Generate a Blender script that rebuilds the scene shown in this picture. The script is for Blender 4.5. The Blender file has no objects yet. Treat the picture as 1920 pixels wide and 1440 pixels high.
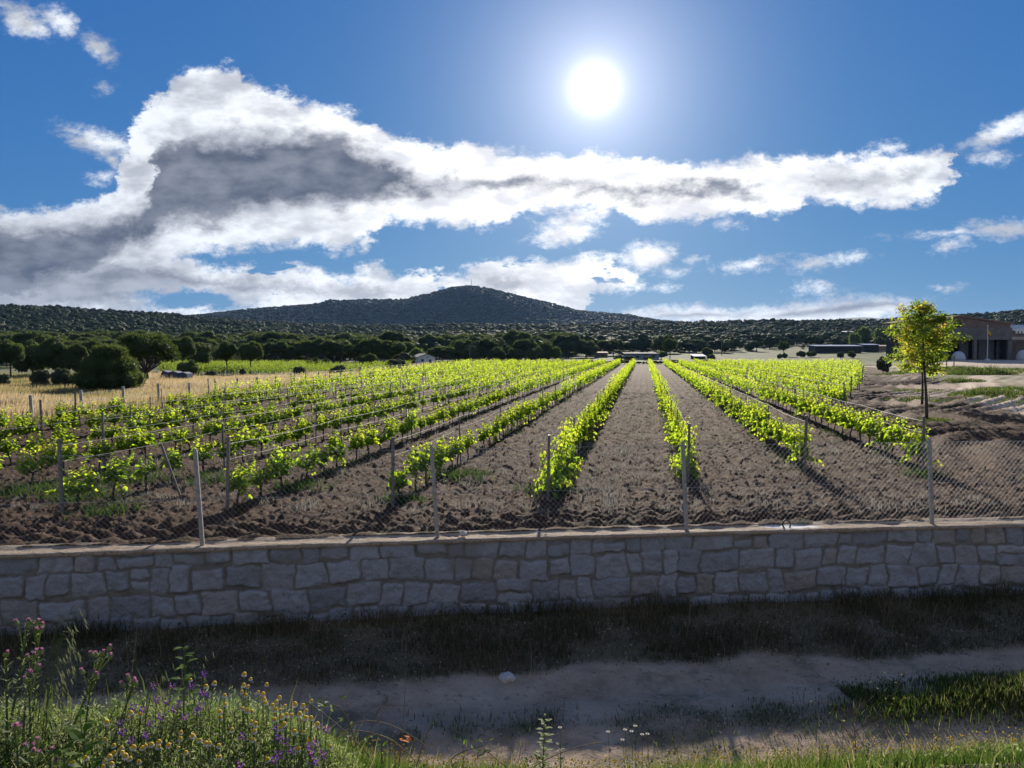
import bpy, math, random
import numpy as np
from mathutils import Vector, Matrix, Euler
SC = bpy.context.scene
COL = SC.collection
R = math.radians
# ------------------------------------------------------------ camera
F = 1440.0                       # focal length in pixels of the 1920 px wide photograph
PITCH = math.atan(65.0 / F)      # horizon lies 65 px above the middle
CAMZ = 3.0
HAZE = 0.000036
cam_d = bpy.data.cameras.new('camera')
cam = bpy.data.objects.new('camera', cam_d); COL.objects.link(cam)
cam_d.sensor_width = 36.0; cam_d.lens = F / 1920 * 36.0
cam_d.clip_start = 0.05; cam_d.clip_end = 30000
cam.location = (0, 0, CAMZ); cam.rotation_euler = (math.pi / 2 - PITCH, 0, 0)
SC.camera = cam
SC.cycles.use_denoising = True
SC.cycles.max_bounces = 8; SC.cycles.transparent_max_bounces = 8
SC.cycles.volume_bounces = 0
SC.view_settings.view_transform = 'Standard'; SC.view_settings.look = 'None'
SC.view_settings.gamma = 1.0; SC.view_settings.exposure = 0.70

def ray(x, y):
    cx = (x - 960) / F; cy = -(y - 720) / F
    return (cx, math.cos(PITCH) + cy * math.sin(PITCH), -math.sin(PITCH) + cy * math.cos(PITCH))
def at(x, y, d):                 # point seen at pixel (x, y), d metres ahead
    r = ray(x, y); return Vector((r[0] / r[1] * d, d, CAMZ + r[2] / r[1] * d))
def V_of(y):                     # tangent of the elevation of pixel row y
    r = ray(960, y); return r[2] / r[1]
def U_of(x): return (x - 960) / F

# ------------------------------------------------------------ sun and sky
SUN_EL = R(18.4); SUN_AZ = R(6.05)
SD = Vector((math.sin(SUN_AZ) * math.cos(SUN_EL), math.cos(SUN_AZ) * math.cos(SUN_EL), math.sin(SUN_EL)))
sl = bpy.data.lights.new('sun', 'SUN'); sun = bpy.data.objects.new('sun', sl); COL.objects.link(sun)
sl.energy = 5.0; sl.angle = R(0.55); sl.color = (1.0, 0.90, 0.76)
sun.rotation_euler = (-SD).to_track_quat('-Z', 'Y').to_euler()
sun.location = (0, 0, 50)

world = bpy.data.worlds.new('World'); SC.world = world; world.use_nodes = True
class NT:
    """small wrapper to write node trees tersely"""
    def __init__(s, nt): s.nt = nt; s.n = nt.nodes; s.l = nt.links
    def new(s, t, **kw):
        n = s.n.new(t)
        for k, v in kw.items(): setattr(n, k, v)
        return n
    def put(s, sock, v):
        if v is None: return
        if isinstance(v, bpy.types.NodeSocket): s.l.new(v, sock)
        elif isinstance(v, (tuple, list)) and sock.type == 'RGBA' and len(v) == 3: sock.default_value = (*v, 1)
        else: sock.default_value = v
    def math(s, op, a, b=None, c=None, clamp=False):
        n = s.new('ShaderNodeMath', operation=op, use_clamp=clamp)
        s.put(n.inputs[0], a); s.put(n.inputs[1], b)
        if c is not None: s.put(n.inputs[2], c)
        return n.outputs[0]
    def noise(s, vec, scale, detail=4, rough=.55, dist=0.0, out=0, dim='3D'):
        n = s.new('ShaderNodeTexNoise', noise_dimensions=dim); s.put(n.inputs['Vector'], vec)
        n.inputs['Scale'].default_value = scale; n.inputs['Detail'].default_value = detail
        n.inputs['Roughness'].default_value = rough; n.inputs['Distortion'].default_value = dist
        return n.outputs[out]
    def ramp(s, fac, stops, interp='LINEAR'):
        n = s.new('ShaderNodeValToRGB'); s.put(n.inputs[0], fac); cr = n.color_ramp; cr.interpolation = interp
        while len(cr.elements) < len(stops): cr.elements.new(0.5)
        for e, (p, c) in zip(cr.elements, stops):
            e.position = p; e.color = (*c, 1) if len(c) == 3 else c
        return n.outputs[0]
    def smooth(s, v, a, b, o0=0.0, o1=1.0):
        n = s.new('ShaderNodeMapRange', interpolation_type='SMOOTHSTEP', clamp=True)
        s.put(n.inputs[0], v); s.put(n.inputs[1], a); s.put(n.inputs[2], b); s.put(n.inputs[3], o0); s.put(n.inputs[4], o1)
        return n.outputs[0]
    def mix(s, f, a, b, mode='MIX'):
        n = s.new('ShaderNodeMix', data_type='RGBA', blend_type=mode)
        s.put(n.inputs[0], f); s.put(n.inputs[6], a); s.put(n.inputs[7], b); return n.outputs[2]
    def map(s, vec, loc=(0, 0, 0), rot=(0, 0, 0), sc=(1, 1, 1), typ='POINT'):
        n = s.new('ShaderNodeMapping', vector_type=typ); s.put(n.inputs[0], vec)
        n.inputs[1].default_value = loc; n.inputs[2].default_value = rot; n.inputs[3].default_value = sc
        return n.outputs[0]
    def attr(s, name): return s.new('ShaderNodeAttribute', attribute_name=name)

w = NT(world.node_tree); w.n.clear()
geo = w.new('ShaderNodeTexCoord').outputs['Generated']
sky = w.new('ShaderNodeTexSky', sky_type='NISHITA'); sky.sun_disc = False
sky.sun_elevation = SUN_EL; sky.sun_rotation = SUN_AZ; sky.altitude = 700
sky.air_density = 1.0; sky.dust_density = 0.35; sky.ozone_density = 2.2
SKY_STRENGTH = 0.10
sx = w.new('ShaderNodeSeparateXYZ'); w.l.new(geo, sx.inputs[0])
yy = w.math('MAXIMUM', sx.outputs[1], 0.15)
u = w.math('DIVIDE', sx.outputs[0], yy); v = w.math('DIVIDE', sx.outputs[2], yy)
comb = w.new('ShaderNodeCombineXYZ'); w.l.new(u, comb.inputs[0]); w.l.new(v, comb.inputs[1])
UV = comb.outputs[0]
# ragged coordinates
n_big = w.noise(UV, 9, 3, .5, out=1); n_mid = w.noise(w.map(UV, rot=(0, 0, -.25), sc=(1, 1.35, 1)), 26, 9, .66, out=1)
def sub_scale(c, k, kk):
    a = w.new('ShaderNodeVectorMath', operation='SUBTRACT'); w.l.new(c, a.inputs[0]); a.inputs[1].default_value = (.5, .5, .5)
    b = w.new('ShaderNodeVectorMath', operation='MULTIPLY'); w.l.new(a.outputs[0], b.inputs[0]); b.inputs[1].default_value = (k, kk, 0)
    return b.outputs[0]
def vadd(a, b):
    n = w.new('ShaderNodeVectorMath', operation='ADD'); w.put(n.inputs[0], a); w.put(n.inputs[1], b); return n.outputs[0]
WUV = vadd(UV, vadd(sub_scale(n_big, .055, .032), sub_scale(n_mid, .085, .050)))
ws = w.new('ShaderNodeSeparateXYZ'); w.l.new(WUV, ws.inputs[0]); wu, wv = ws.outputs[0], ws.outputs[1]
SUV = vadd(UV, vadd(sub_scale(n_big, .030, .020), sub_scale(n_mid, .034, .022)))
VMAX = 0.6
def curve(pts, uu):
    n = w.new('ShaderNodeFloatCurve'); c = n.mapping.curves[0]
    pts = sorted([((U_of(x) + 1) / 2, V_of(y) / VMAX) for x, y in pts])
    c.points[0].location = pts[0]; c.points[1].location = pts[-1]
    for p in pts[1:-1]: c.points.new(*p)
    n.mapping.extend = 'HORIZONTAL'; n.mapping.use_clip = False; n.mapping.update()
    f = w.math('MULTIPLY_ADD', uu, .5, .5); w.l.new(f, n.inputs['Value'])
    return w.math('MULTIPLY', n.outputs[0], VMAX)
def band(top, bot, uu, vv):      # >0 inside the band, in tangent units
    return w.math('MINIMUM', w.math('SUBTRACT', curve(top, uu), vv), w.math('SUBTRACT', vv, curve(bot, uu)))
A = band([(-480, 415), (-100, 402), (0, 392), (60, 392), (120, 383), (190, 372), (218, 356), (238, 300), (255, 238), (285, 195), (315, 165), (350, 138), (430, 122),
          (470, 150), (560, 180), (620, 190), (680, 215), (720, 235), (780, 255), (850, 270), (960, 286), (1110, 285), (1200, 293), (1280, 303),
          (1350, 298), (1450, 302), (1520, 298), (1600, 288), (1650, 275), (1700, 280), (1765, 278), (1788, 330), (2300, 332)],
         [(-480, 520), (300, 500), (390, 472), (450, 467), (560, 468), (650, 472), (700, 455), (730, 430), (790, 425), (860, 424), (900, 432),
          (945, 428), (965, 406), (1080, 388), (1150, 402), (1180, 414), (1280, 415), (1430, 405), (1480, 402), (1520, 382), (1600, 388),
          (1680, 385), (1740, 370), (1775, 345), (1792, 322), (2300, 318)], wu, wv)
B = band([(-480, 470), (300, 470), (390, 487), (450, 491), (520, 500), (600, 508), (650, 517), (690, 498), (740, 507), (820, 506), (850, 516),
          (900, 500), (960, 490), (1050, 485), (1110, 480), (1150, 490), (1180, 508), (1205, 530), (2300, 560)],
         [(-480, 660), (1070, 640), (1092, 580), (1130, 552), (1170, 546), (1205, 532), (2300, 530)], wu, wv)
Cb = band([(-480, 640), (1130, 592), (1200, 582), (1300, 573), (1400, 577), (1450, 570), (1530, 562), (1600, 558), (1650, 556), (1700, 560), (1735, 572), (2300, 640)],
          [(-480, 600), (1130, 590), (1200, 602), (1300, 610), (1600, 612), (1690, 590), (1735, 570), (2300, 600)], SUV and w.math('MULTIPLY_ADD', w.math('SUBTRACT', wu, u), .4, u),
          w.math('MULTIPLY_ADD', w.math('SUBTRACT', wv, v), .28, v))
def blob(vec, x, y, rx, ry, rot=0):
    m = w.map(vec, (U_of(x), V_of(y), 0), (0, 0, R(-rot)), (rx / F, ry / F, 1), 'TEXTURE')
    n = w.new('ShaderNodeVectorMath', operation='LENGTH'); w.l.new(m, n.inputs[0])
    return w.math('MULTIPLY', w.math('SUBTRACT', 1.0, n.outputs['Value']), min(ry, rx * .6) / F)
nh = w.noise(w.map(UV, rot=(0, 0, .05), sc=(1, 2.6, 1)), 13, 5, .6)
B = w.math('SUBTRACT', B, w.math('MULTIPLY', w.math('MAXIMUM', w.math('SUBTRACT', nh, .57), 0.0), .28))
dens = w.math('MAXIMUM', A, B); dens = w.math('MAXIMUM', dens, Cb)
hole = blob(WUV, 365, 563, 85, 19, 3)
dens = w.math('MINIMUM', dens, w.math('MULTIPLY', hole, -1.6))
small = None
for s in [(60, 36, 46, 26, 35), (126, 36, 36, 22, 28), (200, 86, 38, 18, 35), (205, 163, 15, 10), (200, 262, 80, 20, 14), (215, 290, 40, 14, 40), (205, 330, 26, 10), (1212, 482, 52, 26, -10),
          (1080, 408, 80, 18, -20), (1060, 436, 55, 22, -12), (1265, 506, 20, 8), (1410, 497, 42, 9, -8), (1528, 496, 40, 12, -10), (1590, 485, 30, 10, -5), (1530, 540, 36, 10),
          (1880, 240, 90, 20, -22), (1846, 290, 36, 11), (1885, 428, 80, 17, -3), (1768, 438, 56, 6, -3), (1778, 461, 28, 11, -10), (1360, 425, 13, 6),
          (1300, 487, 12, 6), (1160, 537, 32, 7), (1780, 541, 18, 6), (1652, 272, 22, 9), (1650, 573, 60, 9, -6), (1240, 540, 16, 5)]:
    b = blob(SUV, *s); small = b if small is None else w.math('MAXIMUM', small, b)
dens = w.math('MAXIMUM', dens, small)
fine = w.noise(w.map(UV, rot=(0, 0, -.3), sc=(1, 1.7, 1)), 48, 9, .7)
dens2 = w.math('MULTIPLY_ADD', w.math('SUBTRACT', fine, .5), .034, dens)
cover = w.smooth(dens2, -.006, .0125)
# the thick grey hearts of the cloud
core = band([(-480, 425), (0, 408), (150, 402), (245, 392), (290, 345), (325, 258), (390, 236), (450, 240), (550, 233), (620, 243), (660, 258), (720, 282), (800, 318),
             (900, 332), (1020, 318), (1100, 334), (1300, 334), (1380, 342), (1420, 358), (2300, 360)],
            [(-480, 580), (0, 575), (250, 480), (330, 430), (450, 415), (600, 405), (700, 390), (800, 380), (900, 368), (1000, 362), (1100, 372),
             (1200, 380), (1300, 376), (1380, 366), (1420, 356), (2300, 352)], wu, wv)
coreB = band([(-480, 470), (250, 490), (420, 512), (520, 524), (600, 540), (700, 560), (2300, 580)], [(-480, 590), (200, 575), (400, 540), (600, 548), (700, 556), (2300, 560)], wu, wv)
coreC = band([(-480, 640), (1200, 596), (1300, 584), (1350, 587), (1400, 592), (1440, 587), (1480, 579), (1560, 571), (1620, 564), (1680, 566), (1705, 575), (2300, 640)],
             [(-480, 600), (1200, 598), (1300, 597), (1350, 594), (1400, 592), (1450, 596), (1600, 586), (1680, 576), (1705, 574), (2300, 600)], w.math('MULTIPLY_ADD', w.math('SUBTRACT', wu, u), .4, u), w.math('MULTIPLY_ADD', w.math('SUBTRACT', wv, v), .28, v))
cs = w.math('MAXIMUM', w.math('MULTIPLY', coreC, 2.2), coreB)
cs = w.math('MAXIMUM', cs, blob(WUV, 945, 528, 85, 18))
for s in [(700, 545, 90, 14), (1390, 588, 70, 5, -3), (1600, 574, 95, 6, -7), (1240, 592, 50, 4), (1600, 335, 130, 14, -8), (1385, 372, 26, 9)]: cs = w.math('MAXIMUM', cs, blob(WUV, *s))
puff = w.noise(w.map(UV, sc=(1, 2.0, 1)), 11, 5, .55)
puff2 = w.noise(w.map(UV, sc=(1, 2.4, 1)), 24, 5, .55)
pf = w.math('SUBTRACT', w.math('MULTIPLY_ADD', puff2, .35, puff), .675)
thick1 = w.smooth(w.math('MULTIPLY_ADD', pf, .080, core), -.006, .026)
thick2 = w.math('MULTIPLY', w.smooth(w.math('MULTIPLY_ADD', pf, .05, cs), -.006, .014), .72)
thick = w.math('MAXIMUM', thick1, thick2)
# sun glow : lens bloom painted into the sky with the thin dusty aureole round the sun, a true direction in the world
dotn = w.new('ShaderNodeVectorMath', operation='DOT_PRODUCT'); w.l.new(geo, dotn.inputs[0]); dotn.inputs[1].default_value = SD
ang = w.math('ARCCOSINE', w.math('MINIMUM', dotn.outputs['Value'], 1.0))
def glow(sig, amp, pw=1.7): return w.math('MULTIPLY', w.math('EXPONENT', w.math('MULTIPLY', w.math('POWER', w.math('DIVIDE', ang, R(sig)), pw), -1.0)), amp)
near = glow(17, 1.0)
white = w.mix(near, (.70, .74, .80), (1.25, 1.22, 1.18))
white = w.mix(w.smooth(puff, .36, .60), w.mix(near, (.36, .39, .45), (.80, .80, .84)), white)
deep = w.mix(w.smooth(puff, .35, .65), (.080, .098, .145), (.21, .23, .285))
ccol = w.mix(thick, white, deep)
sks = w.new('ShaderNodeVectorMath', operation='SCALE'); w.l.new(sky.outputs[0], sks.inputs[0]); sks.inputs[3].default_value = SKY_STRENGTH
sp = w.new('ShaderNodeSeparateXYZ'); w.l.new(sks.outputs[0], sp.inputs[0])
tn = w.new('ShaderNodeCombineXYZ')
for i_, (k_, g_) in enumerate(((.124, .84), (.239, .55), (.426, .27))): w.l.new(w.math('MULTIPLY', w.math('POWER', sp.outputs[i_], g_), k_), tn.inputs[i_])
tint = tn.outputs[0]
skyc = w.new('ShaderNodeVectorMath', operation='SCALE'); w.l.new(tint, skyc.inputs[0]); skyc.inputs[3].default_value = 1.0
gl = w.math('ADD', w.math('ADD', glow(.78, 3.0, 1.3), glow(3.7, .66, 1.05)), glow(9, .10))
glc = w.new('ShaderNodeVectorMath', operation='SCALE'); glc.inputs[0].default_value = (1.0, .95, .99); w.l.new(gl, glc.inputs[3])
tot = vadd(skyc.outputs[0], glc.outputs[0])
# unseen cloud deck added behind the camera to tune the ambient light
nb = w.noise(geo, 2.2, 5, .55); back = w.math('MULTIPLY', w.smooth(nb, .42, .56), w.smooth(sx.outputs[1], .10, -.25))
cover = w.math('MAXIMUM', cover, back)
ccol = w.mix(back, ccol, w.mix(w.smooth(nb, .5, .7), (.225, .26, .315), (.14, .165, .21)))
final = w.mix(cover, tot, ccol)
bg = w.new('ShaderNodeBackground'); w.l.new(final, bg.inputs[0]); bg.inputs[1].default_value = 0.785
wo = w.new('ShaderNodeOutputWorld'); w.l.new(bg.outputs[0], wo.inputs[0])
world.cycles.sampling_method = 'MANUAL'; world.cycles.sample_map_resolution = 1024
# ------------------------------------------------------------ helpers
rng = np.random.default_rng(7)
random.seed(5)
def hash2(ix, iy, seed=0):
    n = (ix.astype(np.int64) * 374761393 + iy.astype(np.int64) * 668265263 + seed * 1442695041) & 0x7fffffff
    n = ((n ^ (n >> 13)) * 1274126177) & 0x7fffffff
    return ((n ^ (n >> 16)) & 0xffff) / 65535.0
def vnoise(x, y, seed=0):
    ix = np.floor(x); iy = np.floor(y); fx = x - ix; fy = y - iy
    fx = fx * fx * (3 - 2 * fx); fy = fy * fy * (3 - 2 * fy)
    a = hash2(ix, iy, seed); b = hash2(ix + 1, iy, seed); c = hash2(ix, iy + 1, seed); d = hash2(ix + 1, iy + 1, seed)
    return (a * (1 - fx) + b * fx) * (1 - fy) + (c * (1 - fx) + d * fx) * fy
def fbm(x, y, oct=4, seed=0, gain=.5):
    s = 0; a = 1; t = 0
    for i in range(oct):
        s = s + a * (vnoise(x, y, seed + i * 17) - .5); t += a; a *= gain; x = x * 2.03 + 11.3; y = y * 2.03 - 7.1
    return s / t * 2          # about -1 .. 1
def sstep(x, a, b):
    t = np.clip((x - a) / (b - a), 0, 1); return t * t * (3 - 2 * t)

def new_obj(name, me, mat=None, parent=None, loc=None):
    o = bpy.data.objects.new(name, me); COL.objects.link(o)
    if mat is not None:
        for m in (mat if isinstance(mat, (list, tuple)) else [mat]): me.materials.append(m)
    if parent is not None: o.parent = parent
    if loc is not None: o.location = loc
    return o
def tag(o, label=None, cat=None, group=None, kind=None):
    if label: o['label'] = label
    if cat: o['category'] = cat
    if group: o['group'] = group
    if kind: o['kind'] = kind
    return o
def empty(name, loc=(0, 0, 0), rz=0):
    o = bpy.data.objects.new(name, None); COL.objects.link(o); o.location = loc; o.rotation_euler = (0, 0, rz)
    o.empty_display_size = .2; return o
def mesh_np(name, V, polys, smooth=False, attrs=None, pmat=None):
    """V (n,3); polys list of (m,k) index arrays; attrs {name: ('FLOAT'|'FLOAT_COLOR', per-vertex array)}"""
    V = np.asarray(V, dtype=np.float32); me = bpy.data.meshes.new(name)
    polys = [np.asarray(p, dtype=np.int32) for p in polys if len(p)]
    me.vertices.add(len(V)); me.vertices.foreach_set('co', V.ravel())
    nl = sum(p.size for p in polys); npoly = sum(len(p) for p in polys)
    me.loops.add(nl); me.loops.foreach_set('vertex_index', np.concatenate([p.ravel() for p in polys]))
    st = []; o = 0
    for p in polys: st.append(np.arange(len(p), dtype=np.int32) * p.shape[1] + o); o += p.size
    me.polygons.add(npoly); me.polygons.foreach_set('loop_start', np.concatenate(st))
    if pmat is not None: me.polygons.foreach_set('material_index', np.asarray(pmat, dtype=np.int32))
    me.polygons.foreach_set('use_smooth', np.full(npoly, bool(smooth)))
    for k, (t, a) in (attrs or {}).items():
        at_ = me.attributes.new(k, t, 'POINT')
        at_.data.foreach_set('value' if t == 'FLOAT' else 'color', np.asarray(a, dtype=np.float32).ravel())
    me.update(calc_edges=True); me.validate(); return me
class MB:
    """mesh builder for hand-made parts"""
    def __init__(s): s.v = []; s.f = []; s.a = []; s.m = []
    def add(s, V, Fs, rnd=0.5, mat=0):
        b = len(s.v); s.v.extend([tuple(p) for p in V]); s.f.extend([tuple(i + b for i in f) for f in Fs])
        s.a.extend([rnd] * len(V)); s.m.extend([mat] * len(Fs))
    def box(s, c, d, rot=None, bev=0.0, rnd=.5, mat=0):
        hx, hy, hz = d[0] / 2, d[1] / 2, d[2] / 2; b = min(bev, hx * .9, hy * .9, hz * .9)
        if b <= 0:
            V = [Vector((x * hx, y * hy, z * hz)) for z in (-1, 1) for x, y in ((-1, -1), (1, -1), (1, 1), (-1, 1))]
            Fs = [(3, 2, 1, 0), (4, 5, 6, 7)] + [(i, (i + 1) % 4, 4 + (i + 1) % 4, 4 + i) for i in range(4)]
        else:                      # chamfered edges
            V = []
            for z, ins in ((-hz, b), (-hz + b, 0), (hz - b, 0), (hz, b)):
                for x, y in ((-1, -1), (1, -1), (1, 1), (-1, 1)):
                    ax, ay = hx - ins, hy - ins
                    if x * y > 0: V += [Vector((x * ax, y * (ay - b), z)), Vector((x * (ax - b), y * ay, z))] if ins == 0 else [Vector((x * ax, y * (ay - b * .3), z)), Vector((x * (ax - b * .3), y * ay, z))]
                    else: V += [Vector((x * (ax - b), y * ay, z)), Vector((x * ax, y * (ay - b), z))] if ins == 0 else [Vector((x * (ax - b * .3), y * ay, z)), Vector((x * ax, y * (ay - b * .3), z))]
            Fs = [tuple(range(7, -1, -1)), tuple(range(24, 32))]
            for k in range(3): Fs += [(k * 8 + i, k * 8 + (i + 1) % 8, k * 8 + 8 + (i + 1) % 8, k * 8 + 8 + i) for i in range(8)]
        M = (rot.to_matrix() if rot is not None else Matrix.Identity(3)); c = Vector(c)
        s.add([M @ p + c for p in V], Fs, rnd, mat)
    def tube(s, pts, rad, n=6, cap=True, rnd=.5, mat=0):
        pts = [Vector(p) for p in pts]; rad = rad if hasattr(rad, '__len__') else [rad] * len(pts)
        V = []; up = None
        for i, p in enumerate(pts):
            t = (pts[min(i + 1, len(pts) - 1)] - pts[max(i - 1, 0)]).normalized()
            if up is None: up = Vector((0, 0, 1)) if abs(t.z) < .9 else Vector((1, 0, 0))
            a = t.cross(up).normalized(); b = t.cross(a).normalized(); up = b.cross(t).normalized() if False else up - t * up.dot(t)
            if up.length < .05: up = a
            for k in range(n):
                an = 2 * math.pi * k / n; V.append(p + (a * math.cos(an) + b * math.sin(an)) * rad[i])
        Fs = [(i * n + k, i * n + (k + 1) % n, (i + 1) * n + (k + 1) % n, (i + 1) * n + k) for i in range(len(pts) - 1) for k in range(n)]
        if cap: Fs += [tuple(range(n - 1, -1, -1)), tuple(range((len(pts) - 1) * n, len(pts) * n))]
        s.add(V, Fs, rnd, mat)
    def lathe(s, prof, n=10, M=None, rnd=.5, mat=0):
        V = []
        for r, z in prof:
            for k in range(n): V.append(Vector((r * math.cos(2 * math.pi * k / n), r * math.sin(2 * math.pi * k / n), z)))
        if M is not None: V = [M @ p for p in V]
        Fs = [(i * n + k, i * n + (k + 1) % n, (i + 1) * n + (k + 1) % n, (i + 1) * n + k) for i in range(len(prof) - 1) for k in range(n)]
        Fs += [tuple(range(n - 1, -1, -1)), tuple(range((len(prof) - 1) * n, len(prof) * n))]
        s.add(V, Fs, rnd, mat)
    def leaf(s, p, d, nrm, L, W, rnd=None, fold=.25, droop=.1, mat=0, lobes=False):
        p = Vector(p); d = Vector(d).normalized(); nrm = Vector(nrm); sd = d.cross(nrm)
        if sd.length < .01: sd = d.cross(Vector((1, .3, .2)))
        sd.normalize(); nn = sd.cross(d).normalized(); rnd = random.random() if rnd is None else rnd
        if lobes:
            out = [(0, 0), (.05, .28), (.25, .50), (.42, .34), (.62, .42), (.72, .2), (1, 0)]
        else: out = [(0, 0), (.3, .5), (.7, .36), (1, 0)]
        V = [p + d * (L * t) - nn * (droop * L * t * t) for t, _ in out]
        k = len(out)
        for sg in (1, -1):
            V += [p + d * (L * t) + sd * (sg * W * o_) + nn * (fold * W * o_) - nn * (droop * L * t * t) for t, o_ in out[1:-1]]
        Fs = []
        for j in range(2):
            b = k + j * (k - 2)
            for i in range(k - 1):
                q = [i, i + 1]
                if i + 1 < k - 1: q.append(b + i)
                if i > 0: q.append(b + i - 1)
                if len(q) > 2: Fs.append(tuple(q if j == 0 else q[::-1]))
        s.add(V, Fs, rnd, mat)
    def mesh(s, name, smooth=False):
        me = bpy.data.meshes.new(name); me.from_pydata(s.v, [], s.f)
        a = me.attributes.new('rnd', 'FLOAT', 'POINT'); a.data.foreach_set('value', np.array(s.a, dtype=np.float32))
        me.polygons.foreach_set('material_index', np.array(s.m, dtype=np.int32))
        me.polygons.foreach_set('use_smooth', np.full(len(s.f), bool(smooth))); me.update(); return me
    def build(s, name, mat=None, parent=None, smooth=False, loc=None):
        return new_obj(name, s.mesh(name, smooth), mat, parent, loc)

# ------------------------------------------------------------ materials
def mat_new(name):
    m = bpy.data.materials.new(name); m.use_nodes = True; t = NT(m.node_tree); t.n.clear()
    o = t.new('ShaderNodeOutputMaterial'); return m, t, o
def principled(t, o, col, rough=.9, bump=None, bump_d=.02, bump_s=1.0, metal=0.0, spec=.3):
    b = t.new('ShaderNodeBsdfPrincipled'); t.put(b.inputs['Base Color'], col); t.put(b.inputs['Roughness'], rough)
    b.inputs['Metallic'].default_value = metal; b.inputs['Specular IOR Level'].default_value = spec
    if bump is not None:
        n = t.new('ShaderNodeBump'); t.put(n.inputs['Height'], bump); n.inputs['Distance'].default_value = bump_d; n.inputs['Strength'].default_value = bump_s
        t.l.new(n.outputs[0], b.inputs['Normal'])
    t.l.new(b.outputs[0], o.inputs[0]); return b
def simple_mat(name, c0, c1, scale=6, rough=.85, metal=0., bump=.005, spec=.3, detail=5):
    m, t, o = mat_new(name); p = t.new('ShaderNodeTexCoord').outputs['Object']
    n = t.noise(p, scale, detail, .6); principled(t, o, t.ramp(n, [(.3, c0), (.7, c1)]), rough, n, bump, 1.0, metal, spec); return m
def leaf_mat(name, stops, trans, tw=.5, rough=.5, hue_obj=0.0):
    """diffuse + translucent leaf; stops and trans are colours along the per-leaf random number"""
    m, t, o = mat_new(name); r = t.attr('rnd').outputs['Fac']
    if hue_obj:
        oi = t.new('ShaderNodeObjectInfo').outputs['Random']; r = t.math('ADD', t.math('MULTIPLY', r, 1 - hue_obj), t.math('MULTIPLY', oi, hue_obj))
    c = t.ramp(r, stops); ct = t.ramp(r, trans)
    d = t.new('ShaderNodeBsdfPrincipled'); t.l.new(c, d.inputs['Base Color']); d.inputs['Roughness'].default_value = max(rough, .6); d.inputs['Specular IOR Level'].default_value = .12
    tr = t.new('ShaderNodeBsdfTranslucent'); t.l.new(ct, tr.inputs[0])
    mx = t.new('ShaderNodeMixShader'); mx.inputs[0].default_value = tw; t.l.new(d.outputs[0], mx.inputs[1]); t.l.new(tr.outputs[0], mx.inputs[2])
    t.l.new(mx.outputs[0], o.inputs[0]); return m

# ------------------------------------------------------------ the lie of the land
def yw(x):                                   # front face line of the stone wall
    x = np.asarray(x, dtype=float); xc = np.clip(x, -12, 12)
    return 12.1 + .125 * xc - .0019 * xc * xc + np.where(x > 12, (x - 12) * .08, 0) + np.where(x < -12, (x + 12) * .17, 0)
WALL_T = .36
def interp(x, pts): p = np.array(pts, float); return np.interp(x, p[:, 0], p[:, 1])
D1 = 650.; DM0 = 1230.; D2 = 1500.
def e_foot(u):
    x = 960 + F * u
    y = interp(x, [(-900, 590), (0, 583), (100, 586), (200, 592), (330, 600), (450, 610), (640, 619), (1000, 619), (1150, 614), (1300, 612), (1500, 611), (1650, 609), (1740, 603), (1800, 598), (1860, 596), (1920, 590), (2100, 585), (2800, 600)])
    return (655 - y) / F
def e_mtn(u):
    x = 960 + F * u
    y = interp(x, [(-900, 640), (0, 625), (250, 606), (330, 598), (440, 587), (520, 580), (600, 572), (622, 565), (640, 568), (680, 566), (760, 565), (800, 556), (850, 543), (880, 540), (930, 547), (980, 561),
                   (1040, 575), (1085, 586), (1115, 589), (1180, 594), (1240, 605), (1300, 610), (1400, 613), (1600, 620), (1920, 620), (2800, 640)])
    return (655 - y) / F
def Zg(x, y):                                # height of the ground beyond the wall
    x = np.asarray(x, float); y = np.asarray(y, float); yy_ = np.maximum(y, .5); u = x / yy_; d = yy_
    e0 = -3.0 / d
    t1 = np.clip((d - 150) / (D1 - 150), 0, 1) ** 1.25
    ef = e_foot(u); em = e_mtn(u)
    e = e0 * (1 - t1) + ef * t1
    em_ = np.maximum(em, ef - .01)
    e = np.where(d > D1, ef, e); e = e + (em_ - ef) * sstep(d, DM0, D2) - .03 * sstep(d, D2, 3200)
    low = np.where(em < ef, 1, 0) * .012 * sstep(d, D1, DM0); e = e - low
    z = CAMZ + d * e
    z = np.where(d < 150, 0, z)
    px = 960 + F * u
    z = z + 1.45 * sstep(d, 48, 108) * sstep(px, 1640, 1800) * (1 - sstep(d, 170, 330))
    z = z + .35 * sstep(d, 28, 50) * sstep(px, 1700, 1900) * (1 - sstep(d, 60, 100))
    z = z + np.where(d > 150, 1, 0) * fbm(x / 60, y / 60, 3, 3) * np.clip((d - 150) / 500, 0, 1) * 2.0
    return z
ROWD = .172                                  # rows of vines: x = ROWD*y + 3*s
def row_s(k): return -.627 + .965 * k        # k = 0 : the row left of the bare middle strip
FENCE_L = lambda y: -19.7 + (y - 38.2) * .08      # left boundary fence
def right_edge(y):                           # right limit of the vines
    return interp(y, [(0, 12.2), (18.8, 12.2), (33, 14.5), (42, 18.2), (57, 26), (96, 44), (160, 72)])
def tilled_mask(x, y):
    l = sstep(x - FENCE_L(y), .3, 1.6)
    r = 1 - sstep(x - interp(y, [(0, 19), (20, 20), (28, 25), (40, 31), (60, 35), (96, 48), (160, 74)]) + fbm(x / 4, y / 4, 3, 9) * 2.4, -1, 1.5)
    return l * r * (1 - sstep(y, 150, 156))
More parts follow.
